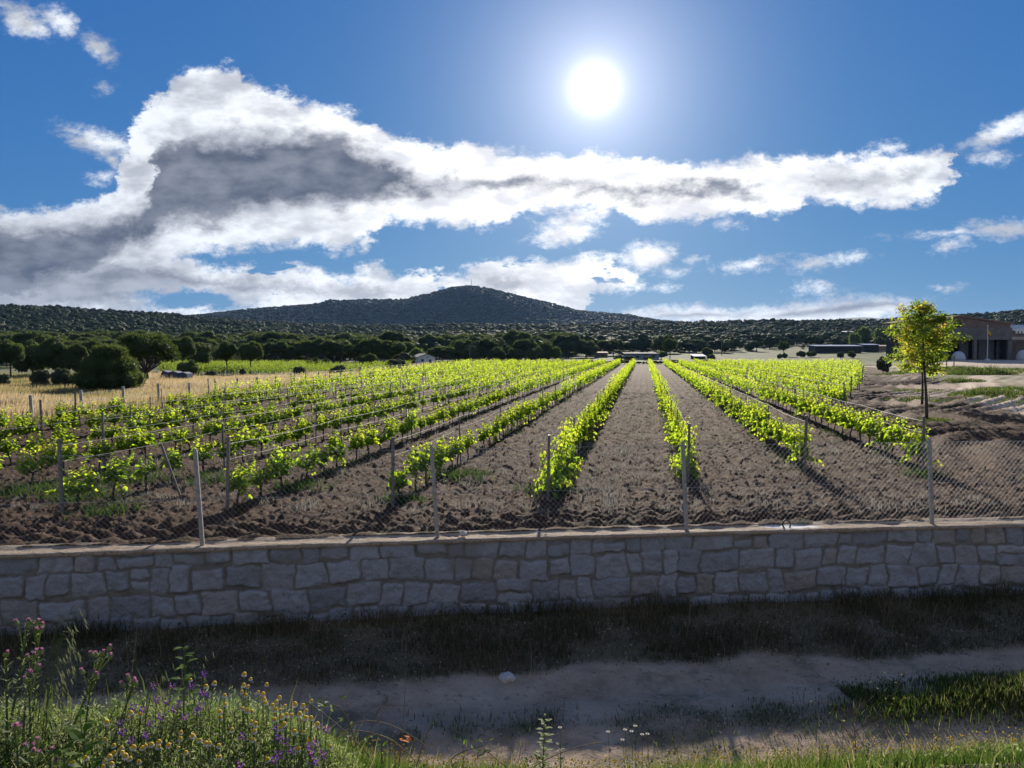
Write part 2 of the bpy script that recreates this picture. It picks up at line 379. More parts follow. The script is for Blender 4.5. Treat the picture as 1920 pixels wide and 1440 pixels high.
def soil_disp(x, y):
    tm = tilled_mask(x, y); fade = 1 - sstep(y, 60, 120)
    q = x - ROWD * y; al = y + ROWD * x      # across and along the rows
    h = .06 * fbm(x * 2.0, y * 2.0, 4, 21, .6)
    cl = fbm(x * 9, y * 9, 3, 31, .6); h = h + .062 * np.maximum(cl, 0) ** 1.0
    cl2 = fbm(x * 16, y * 12, 2, 41); h = h + .02 * cl2
    h = h + .050 * np.sin(q * 2 * math.pi / .52 + 1.6 * fbm(x / 2, y / 2, 2, 5)) * (.5 + .5 * vnoise(x / 3, y / 3, 77))
    # tractor tracks curving over the headland on the right
    hd = sstep(x - right_edge(y), -1.5, 1.0)
    s_ = (x * .80 - y * .60) + 2.2 * fbm(x / 7, y / 9, 2, 13)
    h = h * (1 - .45 * hd) + hd * .11 * np.sin(s_ * 2 * math.pi / 1.15) * (.4 + .8 * vnoise(x / 2.5, y / 2.5, 88))
    nearw = 1 - sstep(y - yw(x), .6, 2.6)
    s2 = (y - yw(x)) + .5 * fbm(x / 2.2, y / 2, 2, 15)
    h = h + nearw * .045 * np.sin(s2 * 2 * math.pi / .42)
    edge = sstep(y - yw(x) - WALL_T, -.05, .5)
    return h * (.25 + .75 * tm) * fade * (.25 + .75 * edge) + .03 * (1 - edge)

# ground beyond the wall: one sheet, fine near the camera, out to the field edge
def polar_sheet(name, us, ts, d0f, d1, disp=True):
    U, T = np.meshgrid(us, ts); d0 = d0f(U); D = d0 * (d1 / d0) ** T; X = U * D; Y = D
    Z = Zg(X, Y)
    if disp: Z = Z + soil_disp(X, Y)
    V = np.stack([X, Y, Z], -1).reshape(-1, 3); n = len(us); m = len(ts)
    i = np.arange((m - 1) * (n - 1)); r_, c_ = i // (n - 1), i % (n - 1); b = r_ * n + c_
    return V, np.stack([b, b + 1, b + n + 1, b + n], -1), X.ravel(), Y.ravel()
def wall_back(U):
    y = np.full_like(U, 12.0)
    for _ in range(60): y = yw(U * y) + WALL_T - .02
    return y
us = np.concatenate([np.linspace(-3, -.74, 60), np.linspace(-.73, .73, 900), np.linspace(.74, 3, 60)])
ts = np.concatenate([np.linspace(0, 1, 760)])
GV, GF, gx, gy = polar_sheet('ground', us, ts, wall_back, 175.)
till = tilled_mask(gx, gy)
dpx = 960 + F * gx / gy
# track of pale dirt on the right, leading to the barn
def track_mask(x, y):
    c = interp(y, [(20, 34), (34, 24.2), (40, 25.5), (50, 30.5), (62, 37.5), (80, 50), (95, 57), (110, 62)])
    m_ = 1 - sstep(np.abs(x - c) + .6 * fbm(x / 2, y / 2, 3, 50), .9, 2.0)
    yard = sstep(y, 80, 92) * (1 - sstep(y, 112, 125)) * sstep(x / np.maximum(y, 1), .49, .53)
    return np.maximum(m_ * sstep(y, 30, 38), yard)
trk = track_mask(gx, gy); trk = np.maximum(trk, .55 * sstep(gy, 30, 46) * sstep(dpx, 1640, 1700) * (1 - sstep(gy, 105, 125)) * sstep(fbm(gx / 4, gy / 4, 3, 55), -.35, .3))
gme = mesh_np('ground', GV, [GF], True, {'till': ('FLOAT', till), 'track': ('FLOAT', trk)})
m, t, o = mat_new('ground_soil_and_grass')
P = t.new('ShaderNodeNewGeometry').outputs['Position']
n1 = t.noise(P, .9, 6, .65); n2 = t.noise(P, 14, 5, .65); n3 = t.noise(P, .12, 4, .5); n4 = t.noise(P, 45, 3, .6)
soil = t.ramp(n1, [(.25, (.036, .018, .0085)), (.5, (.068, .035, .017)), (.75, (.118, .066, .035))])
soil = t.mix(t.smooth(n2, .52, .68), soil, (.12, .075, .046))
soil = t.mix(t.smooth(t.noise(P, 5, 5, .7), .60, .70), soil, (.27, .21, .15))      # straw and dry roots
soil = t.mix(t.math('MULTIPLY', t.smooth(t.noise(P, .55, 5, .6), .58, .68), .55), soil, (.06, .075, .03))
grass = t.ramp(n1, [(.3, (.10, .115, .045)), (.5, (.19, .18, .085)), (.7, (.33, .28, .15))])
grass = t.mix(t.smooth(n3, .45, .6), grass, (.09, .13, .045))
dirt = t.ramp(n2, [(.3, (.46, .36, .26)), (.7, (.66, .54, .41))])
c = t.mix(t.attr('till').outputs['Fac'], grass, soil); c = t.mix(t.attr('track').outputs['Fac'], c, dirt)
principled(t, o, c, .95, t.math('ADD', n2, t.math('MULTIPLY', n4, .5)), .035, 1.0, spec=.15)
M_GROUND = m
tag(new_obj('ground', gme, m), kind='structure')
# hills
us = np.linspace(-1.6, 1.6, 640); ts = np.linspace(0, 1, 300)
HV, HF, hx, hy = polar_sheet('hills', us, ts, lambda U: np.full_like(U, 174.5), 3400., False)
HV[:, 2] += np.where(hy < 175, -.03, 0)
m, t, o = mat_new('hill_grass')
P = t.new('ShaderNodeNewGeometry').outputs['Position']
n1 = t.noise(P, .035, 5, .6); n2 = t.noise(P, .25, 5, .6)
c = t.ramp(n1, [(.35, (.055, .078, .028)), (.52, (.10, .125, .045)), (.68, (.20, .18, .09))])
c = t.mix(t.smooth(n2, .45, .65), c, (.055, .07, .03))
c = t.mix(t.math('MULTIPLY', t.smooth(t.noise(P, .06, 4, .5), .62, .70), .8), c, (.34, .28, .19))
sxyz = t.new('ShaderNodeSeparateXYZ'); t.l.new(P, sxyz.inputs[0])
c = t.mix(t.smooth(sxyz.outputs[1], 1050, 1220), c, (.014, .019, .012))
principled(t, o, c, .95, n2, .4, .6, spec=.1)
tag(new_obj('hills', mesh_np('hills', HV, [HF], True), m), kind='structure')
# far blue ridge
fx_ = np.linspace(-6500, 6500, 220); prof = interp(960 + F * fx_ / 6000, [(-1000, 640), (1300, 625), (1480, 610), (1540, 603), (1585, 597), (1620, 595.5), (1650, 598), (1690, 595), (1760, 594), (1850, 588), (1920, 590), (2400, 600)])
V = []; 
for j, dd in enumerate((4800, 5400, 6000, 6600)):
    zz = CAMZ + 6000 * (655 - prof) / F * (0, .6, 1, .3)[j] + fbm(fx_ / 300, fx_ * 0 + j, 4, 60) * (0, 14, 5, 5)[j] - (40, 10, 0, 40)[j]
    V.append(np.stack([fx_ * dd / 6000, fx_ * 0 + dd, zz], -1))
V = np.concatenate(V); n = len(fx_); i = np.arange(3 * (n - 1)); b = (i // (n - 1)) * n + i % (n - 1)
m, t, o = mat_new('far_ridge'); principled(t, o, t.ramp(t.noise(t.new('ShaderNodeNewGeometry').outputs['Position'], .004, 5), [(.4, (.05, .065, .035)), (.6, (.09, .09, .05))]), .95)
tag(new_obj('far_hills', mesh_np('far_hills', V, [np.stack([b, b + 1, b + n + 1, b + n], -1)], True), m), kind='structure')

# ------------------------------------------------------------ path and bank on the near side
def Zl(x, y):
    x = np.asarray(x, float); y = np.asarray(y, float); wd = yw(x) - y
    off = interp(x / np.maximum(y, 1), [(-1, .12), (-.5, .12), (-.30, .10), (-.2, -.04), (-.1, -.12), (.1, -.15), (.3, -.10), (.5, -.04), (.8, .05)])
    bank = 3 - .553 * np.maximum(y, 2.9) + off
    bank = np.minimum(3 - .553 * y + off, 1.30 + .02 * fbm(x, y, 2, 69))
    k = .10; a = np.full_like(bank, -1.36)
    z = np.log(np.exp(bank / k) + np.exp(a / k)) * k             # smooth join of bank and path
    z = z + .16 * (1 - sstep(wd, .3, 2.2))
    rut = np.exp(-((wd - 2.6) / .38) ** 2) + np.exp(-((wd - 4.6) / .5) ** 2)
    z = z - .05 * rut * (y > 3) + .05 * np.exp(-((wd - 3.6) / .4) ** 2) * (y > 5)
    return z + .03 * fbm(x * 1.3, y * 1.3, 4, 70) + .012 * fbm(x * 8, y * 8, 3, 71)
xs = np.concatenate([np.linspace(-90, -12.2, 60), np.linspace(-12, 13, 560), np.linspace(13.2, 90, 60)])
tt = np.concatenate([np.linspace(0, .12, 20)[:-1], np.linspace(.12, 1, 420)])
Xg, Tg = np.meshgrid(xs, tt); Yg = -60 + (yw(Xg) + .12 + 60) * np.where(Tg < .12, Tg / .12 * (61.5 / 72), 61.5 / 72 + (Tg - .12) / .88 * (10.5 / 72))
Zv = Zl(Xg, Yg); n = len(xs); i = np.arange((len(tt) - 1) * (n - 1)); b = (i // (n - 1)) * n + i % (n - 1)
wdm = (yw(Xg) - Yg).ravel()
def green_strip(x, y):
    wd = yw(x) - y
    g = np.exp(-((wd - 3.55 + .25 * fbm(x / 2, y / 2, 2, 80)) / .42) ** 2) * sstep(fbm(x / 1.1, y / 1.1, 3, 81) + .25 + .10 * x / 4, 0, .5)
    return g
def weed_wall(x, y):
    wd = yw(x) - y; return 1 - sstep(wd + .25 * fbm(x / 1.2, y / 1.2, 3, 82), 1.75, 2.05)
def bank_mask(x, y): return sstep(-(y - interp(x / np.maximum(y, 1.), [(-.8, 7.4), (-.1, 6.6), (.0, 6.5), (.35, 6.9), (.7, 7.2)])) + .25 * fbm(x / 1.0, y, 3, 83), -.1, .35)
gx2, gy2 = Xg.ravel(), Yg.ravel()
grn = np.clip(green_strip(gx2, gy2) + weed_wall(gx2, gy2) + bank_mask(gx2, gy2), 0, 1)
pme = mesh_np('path', np.stack([Xg, Yg, Zv], -1).reshape(-1, 3), [np.stack([b, b + 1, b + n + 1, b + n], -1)], True, {'green': ('FLOAT', grn)})
m, t, o = mat_new('sandy_path'); P = t.new('ShaderNodeNewGeometry').outputs['Position']
n1 = t.noise(P, 1.4, 6, .65); n2 = t.noise(P, 24, 5, .7)
c = t.ramp(n1, [(.3, (.30, .215, .135)), (.55, (.43, .325, .22)), (.75, (.54, .42, .30))]); c = t.mix(t.smooth(n2, .55, .7), c, (.52, .42, .30))
c = t.mix(t.smooth(t.noise(P, 9, 5, .7), .58, .70), c, (.13, .10, .065)); c = t.mix(t.smooth(t.noise(P, .8, 5, .65), .50, .68), c, (.15, .135, .085))
und = t.ramp(n2, [(.3, (.07, .065, .035)), (.6, (.13, .11, .06)), (.8, (.22, .18, .11))])
c = t.mix(t.math('MULTIPLY', t.attr('green').outputs['Fac'], .9), c, und)
principled(t, o, c, .95, t.math('ADD', n1, t.math('MULTIPLY', n2, .4)), .03, 1.0, spec=.15)
tag(new_obj('path', pme, m), kind='structure')

# ------------------------------------------------------------ the stone wall
wx = np.concatenate([np.arange(-60, -10.5, .5), np.arange(-10.5, 11.5, .0155), np.arange(11.5, 60, .5)]); wz = np.linspace(-1.62, -.035, 104)
WX, WZ = np.meshgrid(wx, wz)
qx = WX + .09 * fbm(WX * 1.6, WZ * 1.6, 2, 90) + .035 * fbm(WX * 7, WZ * 7, 3, 92)
qz = WZ + .075 * fbm(WX * .9, WZ * 1.2, 2, 91) + .03 * fbm(WX * 7, WZ * 7, 3, 93)
hts = [-1.80, -1.40, -1.03, -.66, -.30, .10]
sd = np.full(WX.shape, -1.0); sid = np.zeros(WX.shape)
r2 = random.Random(12)
for j in range(len(hts) - 1):
    z0, z1 = hts[j], hts[j + 1]; x = -61.0; sel_row = (qz >= z0 - .3) & (qz < z1 + .3)
    while x < 61:
        wdt = r2.uniform(.26, .58)
        if r2.random() < .12: wdt *= 1.3
        if abs(x) > 11.5: wdt = 1.2
        cells = []
        zt = z1 + r2.uniform(-.035, .035); zb = z0 + r2.uniform(-.035, .035)
        if r2.random() < (.22 if j == 4 else .08): mid = z0 + (z1 - z0) * r2.uniform(.42, .6); cells = [(x, x + wdt, zb, mid), (x, x + wdt, mid, zt)]
        elif r2.random() < .06 and wdt > .42: mid = x + wdt * r2.uniform(.4, .6); cells = [(x, mid, zb, zt), (mid, x + wdt, zb, zt)]
        else: cells = [(x, x + wdt, zb, zt)]
        for (a0, a1, b0, b1) in cells:
            tl = r2.uniform(-.10, .10); tl2 = r2.uniform(-.08, .08)
            m_ = sel_row & (qx > a0 - .15) & (qx < a1 + .15)
            if not m_.any(): continue
            X_ = qx[m_] - (a0 + a1) / 2 + tl * (qz[m_] - (b0 + b1) / 2); Z_ = qz[m_] - (b0 + b1) / 2 + tl2 * X_
            gap = r2.uniform(.006, .019); rc = r2.uniform(.015, .055)
            hx_, hz_ = (a1 - a0) / 2 - gap - rc, (b1 - b0) / 2 - gap - rc
            dx_, dz_ = np.abs(X_) - hx_, np.abs(Z_) - hz_
            dist = rc - (np.hypot(np.maximum(dx_, 0), np.maximum(dz_, 0)) + np.minimum(np.maximum(dx_, dz_), 0))
            cur = sd[m_]; better = dist > cur; cur[better] = dist[better]; sd[m_] = cur
            s_ = sid[m_]; s_[better] = r2.random(); sid[m_] = s_
        x += wdt
stone = sstep(sd, -.004, .016)
facet = (sid * 7.3 % 1 - .5) * .05
bul = stone * (.013 + .009 * sstep(sd, 0, .05) + facet * .5) + .018 * fbm(WX * 9, WZ * 9, 4, 95) * stone + .008 * fbm(WX * 25, WZ * 25, 3, 96)
bul += stone * .03 * fbm(WX * 2.7 + sid * 40, WZ * 2.7, 2, 97)
flush = sstep(fbm(WX * 1.3, WZ * 1.3, 3, 98), .25, .5)          # places where the mortar was spread over the stones
bul = bul * (1 - .55 * flush)
WY = yw(WX) + .02 - bul
n = len(wx); i = np.arange((len(wz) - 1) * (n - 1)); b = (i // (n - 1)) * n + i % (n - 1)
wme = mesh_np('stone_face', np.stack([WX, WY, WZ], -1).reshape(-1, 3), [np.stack([b, b + 1, b + n + 1, b + n], -1)], True,
              {'stone': ('FLOAT', stone * (1 - .5 * flush)), 'rnd': ('FLOAT', sid)})
m, t, o = mat_new('granite_masonry'); P = t.new('ShaderNodeNewGeometry').outputs['Position']
n1 = t.noise(P, 60, 4, .7); n2 = t.noise(P, 6, 5, .6)
sc_ = t.ramp(t.attr('rnd').outputs['Fac'], [(0, (.20, .225, .27)), (.2, (.26, .29, .34)), (.5, (.32, .35, .405)), (.8, (.28, .31, .36)), (.9, (.28, .27, .265)), (1, (.37, .40, .45))])
sc_ = t.mix(t.smooth(n1, .45, .65), sc_, t.mix(.3, sc_, (.62, .62, .60))); sc_ = t.mix(t.smooth(n2, .5, .7), sc_, t.mix(.45, sc_, (.17, .165, .15)))
mo = t.ramp(n2, [(.3, (.15, .148, .14)), (.7, (.25, .243, .225))])
sz = t.new('ShaderNodeSeparateXYZ'); t.l.new(P, sz.inputs[0])
c = t.mix(t.attr('stone').outputs['Fac'], mo, sc_)
principled(t, o, c, .9, t.math('ADD', n1, t.math('MULTIPLY', n2, 2.0)), .008, 1.0, spec=.2)
M_STONE = m
wall = empty('stone_wall', (0, float(yw(0)), -1.62)); tag(wall, 'long low retaining wall of rough grey granite blocks below the vineyard fence', 'wall')
def wpart(name, me, mat): 
    o_ = new_obj(name, me, mat, wall); o_.location = (0, -float(yw(0)), 1.62); return o_
wpart('stone_face', wme, m)
# flat cap: concrete strip with earth spilled over it
cx_ = np.concatenate([np.arange(-60, -10.5, .5), np.arange(-10.5, 11.5, .03), np.arange(11.5, 60, .5)]); ct_ = np.linspace(0, 1, 22)
CX, CT = np.meshgrid(cx_, ct_); CY = yw(CX) + .0 - .035 + CT * (WALL_T + .12) + (CT < .1) * .012 * fbm(CX * 6, CX * 0, 3, 99)
CZ = .005 + .012 * fbm(CX * 2, CY * 6, 3, 100) + .006 * fbm(CX * 18, CY * 18, 2, 101) + .03 * sstep(CT, .5, 1) * (.4 + vnoise(CX * 1.5, CY * 3, 102))
CZ = np.where(CT == 0, -.045 + .01 * fbm(CX * 5, CX * 0, 2, 103), CZ)
n = len(cx_); i = np.arange((len(ct_) - 1) * (n - 1)); b = (i // (n - 1)) * n + i % (n - 1)
base = np.stack([CX, CY, CZ], -1).reshape(-1, 3)
lip = np.stack([cx_, yw(cx_) + .03, cx_ * 0 - .06], -1); base2 = np.concatenate([lip, base]); b = b + n; j_ = np.arange(n - 1)
fc = np.concatenate([np.stack([b, b + 1, b + n + 1, b + n], -1), np.stack([j_, j_ + 1, j_ + n + 1, j_ + n], -1)])
cme = mesh_np('wall_cap', base2, [fc], True)
m, t, o = mat_new('earthy_concrete_cap'); P = t.new('ShaderNodeNewGeometry').outputs['Position']
n1 = t.noise(P, 3, 6, .7); n2 = t.noise(P, 30, 5, .7)
c = t.ramp(n1, [(.3, (.27, .20, .14)), (.55, (.40, .32, .235)), (.75, (.48, .42, .34))]); c = t.mix(t.smooth(n2, .5, .65), c, (.20, .145, .10))
wm = t.map(P, (4.7, 12.85, 0), sc=(.62, .13, 1), typ='TEXTURE'); ln = t.new('ShaderNodeVectorMath', operation='LENGTH'); t.l.new(wm, ln.inputs[0])
spill = t.smooth(t.math('ADD', ln.outputs['Value'], t.math('MULTIPLY', t.noise(P, 7, 4, .7), 1.6)), 1.75, 1.45)
c = t.mix(spill, c, (.74, .73, .70))
principled(t, o, c, .9, n2, .02, 1.0, spec=.2)
wpart('wall_cap', cme, m)
# ------------------------------------------------------------ vines
M_VLEAF = leaf_mat('vine_leaf', [(0, (.045, .085, .018)), (.6, (.075, .13, .025)), (1, (.12, .16, .035))],
                   [(0, (.18, .36, .02)), (.35, (.40, .62, .03)), (.8, (.70, .82, .05)), (1, (.80, .68, .08))], .67, .45, .2)
M_BARK = simple_mat('vine_bark', (.045, .033, .026), (.11, .085, .065), 30, .95, 0, .006)
M_SHOOT = simple_mat('green_shoot', (.10, .13, .03), (.16, .14, .05), 10, .7, 0, .0)
M_STEELPOST = simple_mat('weathered_steel', (.16, .145, .135), (.30, .285, .27), 8, .6, .55, .001)
M_WIRE = simple_mat('galvanised_wire', (.30, .30, .30), (.42, .42, .42), 3, .7, .15, 0, .25)
M_MESHW = simple_mat('galvanised_mesh', (.36, .37, .38), (.50, .51, .52), 3, .55, .3, 0, .3)
M_CONC = simple_mat('grey_concrete_post', (.28, .27, .25), (.46, .45, .42), 16, .9, 0, .004)
M_WOODP = simple_mat('grey_wood', (.14, .12, .10), (.27, .24, .21), 12, .9, 0, .003)

def make_vine(seed, full, hgt, lo):
    r = random.Random(seed); tr = MB(); sh = MB(); lf = MB()
    hx, hy = r.uniform(-.04, .04), r.uniform(-.06, .06); th = r.uniform(.38, .50)
    if lo > .4: th = .24
    tr.tube([(0, 0, -.05), (hx * .5 + .02, hy * .3, th * .4), (hx - .01, hy, th * .8), (hx, hy + .02, th)], [.030, .022, .024, .032], 6)
    arms = []
    for sg in (-1, 1):
        ln = r.uniform(.22, .42) * (1 if full > .5 else .6); e = Vector((hx + r.uniform(-.03, .03), hy + sg * ln, th + r.uniform(.03, .12)))
        tr.tube([(hx, hy, th - .02), (hx, hy + sg * ln * .5, th + .05), e], [.026, .018, .012], 5); arms.append(e)
    n = int(4 + 8 * full)
    for i in range(n):
        a = arms[i % 2]; q = r.random(); p = Vector((hx, hy, th)).lerp(a, .2 + .8 * q); L = (hgt - th) * r.uniform(.65, 1.12)
        drv = Vector((r.uniform(-.32, .32), r.uniform(-.30, .30), 1)).normalized()
        if r.random() < lo: drv = Vector((r.choice((-1, 1)) * r.uniform(.3, .8), r.uniform(-.5, .5), r.uniform(-.5, .3))).normalized(); L *= .8
        pts = [p]; k = 9
        for j in range(k):
            drv = (drv + Vector((r.uniform(-.12, .12), r.uniform(-.12, .12), -.03))).normalized(); pts.append(pts[-1] + drv * (L / k))
        sh.tube(pts, [.006 - .0004 * j for j in range(len(pts))], 4, False)
        for j in range(len(pts)):
            for _ in range(2):
                if r.random() < .12: continue
                an = r.uniform(0, 6.283); out = Vector((math.cos(an), math.sin(an), r.uniform(-.35, .6))).normalized()
                sz = (.135 - .07 * (j / k) ** 1.5) * r.uniform(.75, 1.15)
                q0 = pts[j] + out * r.uniform(.02, .06)
                nrm = Vector((r.uniform(-1, 1), r.uniform(-1, 1), .7))
                sz *= 1.08; lf.leaf(q0, (out + Vector((0, 0, -.35))), nrm, sz, sz * .95, rnd=min(1, max(0, r.gauss(.30 + .45 * j / k, .16))), fold=.22, droop=.15, lobes=True)
    return tr.mesh('trunk', True), sh.mesh('shoots'), lf.mesh('leaves')
VINES = {'bushy': [make_vine(s, 1.0, 1.05, .22) for s in (1, 2, 3)], 'leafy': [make_vine(s, .8, 1.0, .26) for s in (4, 5, 6, 7)],
         'small': [make_vine(s, .5, .88, .3) for s in (8, 9, 10)], 'sparse': [make_vine(s, .2, .92, .05) for s in (11, 12)], 'low': [make_vine(s, 1.25, 1.04, .55) for s in (13, 14)]}
for vs in VINES.values():
    for a_, b_, c_ in vs: a_.materials.append(M_BARK); b_.materials.append(M_SHOOT); c_.materials.append(M_VLEAF)
YEND = 149.0
KS = list(range(-12, 28))
def row_x(k, y): return ROWD * y + 3 * row_s(k)
def row_start(k):
    if k <= -4: y = 14.0
    else: y = {-3: 14.2, -2: 14.4, -1: 14.9, 0: 15.4, 1: 17.6, 2: 18.9, 3: 18.9}.get(k, 24.0)
    while y < YEND and (row_x(k, y) > float(right_edge(y)) - .1 or row_x(k, y) < FENCE_L(y) + 1.8): y += .5
    return y
def ordw(n):
    w1 = ['', 'first', 'second', 'third', 'fourth', 'fifth', 'sixth', 'seventh', 'eighth', 'ninth', 'tenth', 'eleventh', 'twelfth', 'thirteenth', 'fourteenth', 'fifteenth', 'sixteenth', 'seventeenth', 'eighteenth', 'nineteenth']
    tens = {2: 'twent', 3: 'thirt', 4: 'fort'}
    if n < 20: return w1[n]
    return tens[n // 10] + ('ieth' if n % 10 == 0 else 'y-' + w1[n % 10])
def row_name(k):
    j = (1 - k) if k <= 0 else k
    return '%s row %s of the middle lane' % (ordw(j), 'left' if k <= 0 else 'right')
ROWG = 1
vr = random.Random(44); allv = []
for k in KS:
    y = row_start(k); i = 0
    while y < YEND:
        x = row_x(k, y)
        if not (FENCE_L(y) + 1.2 < x < float(right_edge(y)) + .8): y += 1.05; continue
        leftish = k <= -1 and y < 46
        miss = .09 if leftish else (.05 if k in (0, 1, 2, 3) else .08)
        if k <= -4 and y < 34: miss = .10
        if 0 <= k <= 3 and y < 45: miss = 0
        if vr.random() > miss or i == 0:
            p = vr.random()
            if leftish: typ = 'bushy' if p < .30 else 'leafy' if p < .62 else 'small' if p < .90 else 'sparse'
            elif (k == 0 and y < 21) or (k == 1 and y < 20): typ = 'low'
            elif k == -4 and p < .25: typ = 'low'
            else: typ = 'bushy' if p < .55 else 'leafy' if p < .93 or 0 <= k <= 3 else 'small'
            if k == -1 and i == 0: typ = 'small'
            allv.append([k, y + vr.uniform(-.15, .15), typ, vr.random()])
        y += vr.uniform(.85, 1.15) if not leftish else vr.uniform(.85, 1.12); i += 1
def inview(x, y, m=.04): return abs(x / y) < 960 / F + m
near_v = sorted([v for v in allv if inview(row_x(v[0], v[1]), v[1])], key=lambda v: v[1] ** 2 + row_x(v[0], v[1]) ** 2)[:300]
near_ids = set(id(v) for v in near_v); cnt = {}
for v_ in sorted(near_v, key=lambda v: (v[0], v[1])):
    k, y, typ, q = v_; cnt[k] = cnt.get(k, 0) + 1
    me3 = VINES[typ][int(q * 97) % len(VINES[typ])]; x = row_x(k, y)
    sc = (1.0 + .22 * (q - .5)) * (1.12 if (k == 0 and y < 19) else 1.0) * (1.08 if k > 0 else 1)
    rt = empty('grapevine', (x, y, float(Zg(x, y)) - .02), math.atan2(-ROWD, 1) + (math.pi if q > .5 else 0) + .2 * (q - .5)); lw = k <= -1 and y < 46; rt.scale = (sc * (.62 if typ == 'low' else .80), sc * (.72 if typ == 'low' else 1.2 if lw else 1.0), sc * (.88 if lw else .96))
    adj = {'low': 'dense low', 'bushy': 'bushy', 'leafy': 'leafy', 'small': 'small', 'sparse': 'sparse'}[typ]
    tag(rt, '%s grapevine, %s from the front in the %s' % (adj, ordw(cnt[k]), row_name(k)), 'grapevine', 'grapevines in trellised rows')
    for nm, me_ in zip(('trunk', 'shoots', 'leaves'), me3):
        o_ = bpy.data.objects.new(nm, me_); COL.objects.link(o_); o_.parent = rt

# the many vines farther out as one mass
def leaf_quads(C, L, W, droop=0.0, up=None):
    n = len(C); d = rng.normal(size=(n, 3)); d[:, 2] -= droop
    if up is not None: d = d + up
    d /= np.linalg.norm(d, axis=1)[:, None]; s = np.cross(d, rng.normal(size=(n, 3))); s /= np.linalg.norm(s, axis=1)[:, None] + 1e-9
    L = np.asarray(L)[:, None] * np.ones((n, 1)); W = np.asarray(W)[:, None] * np.ones((n, 1)); nn = np.cross(d, s)
    V = np.stack([C, C + d * L * .45 + s * W * .5 + nn * W * .12, C + d * L, C + d * L * .45 - s * W * .5 + nn * W * .12], 1)
    return V.reshape(-1, 3), np.arange(n * 4).reshape(n, 4)
def vine_mass(name, pos, hs, full, label, zf=None, lm=None):
    Cs = []; Ss = []; Rn = []; posts = []
    for (x, y), h, fu in zip(pos, hs, full):
        z0 = float(zf(x, y)); dd = math.hypot(x, y); far = min(1, max(0, (dd - 45) / 70))
        ns = max(3, int((9 - 3 * far) * fu)); nl = int(11 - 5 * far)
        yy0 = rng.uniform(-.42, .42, ns); xx0 = rng.normal(0, .07, ns); L = (h - .48) * rng.uniform(.7, 1.15, ns); dirx = rng.normal(0, .22, ns); diry = rng.normal(0, .2, ns)
        t_ = np.linspace(.0, 1, nl)[None, :] + rng.uniform(-.04, .04, (ns, nl)); low = rng.random(ns) < .18
        Z = .50 + np.where(low[:, None], -.28 * t_, L[:, None] * t_); X = xx0[:, None] + dirx[:, None] * t_ * L[:, None] + rng.normal(0, .045, (ns, nl)); Y = yy0[:, None] + diry[:, None] * t_ * L[:, None] + rng.normal(0, .045, (ns, nl))
        a = math.atan2(ROWD, 1)
        Cs.append(np.stack([x + X * math.cos(a) + Y * math.sin(a), y - X * math.sin(a) + Y * math.cos(a), z0 + Z], -1).reshape(-1, 3))
        Ss.append(np.full(ns * nl, (.125 + .085 * far)) * rng.uniform(.7, 1.15, ns * nl) * (1 - .35 * t_.ravel())); Rn.append(np.clip(.30 + .45 * t_.ravel() + rng.normal(0, .15, ns * nl), 0, 1))
        posts.append((x, y, z0))
    C = np.concatenate(Cs); S = np.concatenate(Ss); Rn = np.concatenate(Rn)
    V, Q = leaf_quads(C, S, S * .95, .35)
    # trunks as thin three-sided stems
    P_ = np.array(posts); n = len(P_); ang = np.array([0, 2.09, 4.19]); ring = np.stack([np.cos(ang), np.sin(ang), ang * 0], -1) * .028
    T = np.concatenate([P_[:, None, :] + ring[None], P_[:, None, :] + ring[None] * .8 + np.array([0, 0, .55])], 1).reshape(-1, 3) ; b0 = np.arange(n)[:, None] * 6 + len(V)
    TQ = np.concatenate([b0 + np.array([[i_, (i_ + 1) % 3, 3 + (i_ + 1) % 3, 3 + i_]]) for i_ in range(3)])
    me = mesh_np(name, np.concatenate([V, T]), [Q, TQ], False, {'rnd': ('FLOAT', np.concatenate([np.repeat(Rn, 4), np.zeros(len(T))]))}, [0] * len(Q) + [1] * len(TQ))
    return tag(new_obj(name, me, [lm or M_VLEAF, M_BARK]), label, 'vines', kind='stuff')
rest = [v for v in allv if id(v) not in near_ids and inview(row_x(v[0], v[1]), v[1], .12)]
vine_mass('distant_vines', [(row_x(v[0], v[1]), v[1]) for v in rest], [1.05 + .15 * v[3] for v in rest], [1.0 if v[2] != 'small' else .6 for v in rest],
          'rows of young green vines receding into the distance across the vineyard', lambda x, y: 0.0 if y < 150 else Zg(x, y))
# the neighbour's vineyard beyond the dry grass
pos2 = []
for i in range(34):
    for j in range(90):
        x = -72 + j * .62 + i * .35 + rng.normal(0, .1); y = 86 + i * 1.55 + rng.normal(0, .1); px = 960 + F * x / y
        if 300 < px < 770 - (y < 95) * 60 and x < FENCE_L(y) - 3 and not (620 < px < 700 and y > 118) and rng.random() < .9: pos2.append((x, y))
vine_mass('neighbouring_vines', pos2, [1.1] * len(pos2), [.45] * len(pos2), 'bright green vineyard strip beyond the dry grass on the left', Zg, leaf_mat('neighbour_leaf', [(0, (.045, .08, .018)), (1, (.09, .13, .03))], [(0, (.14, .26, .02)), (1, (.40, .50, .05))], .5))

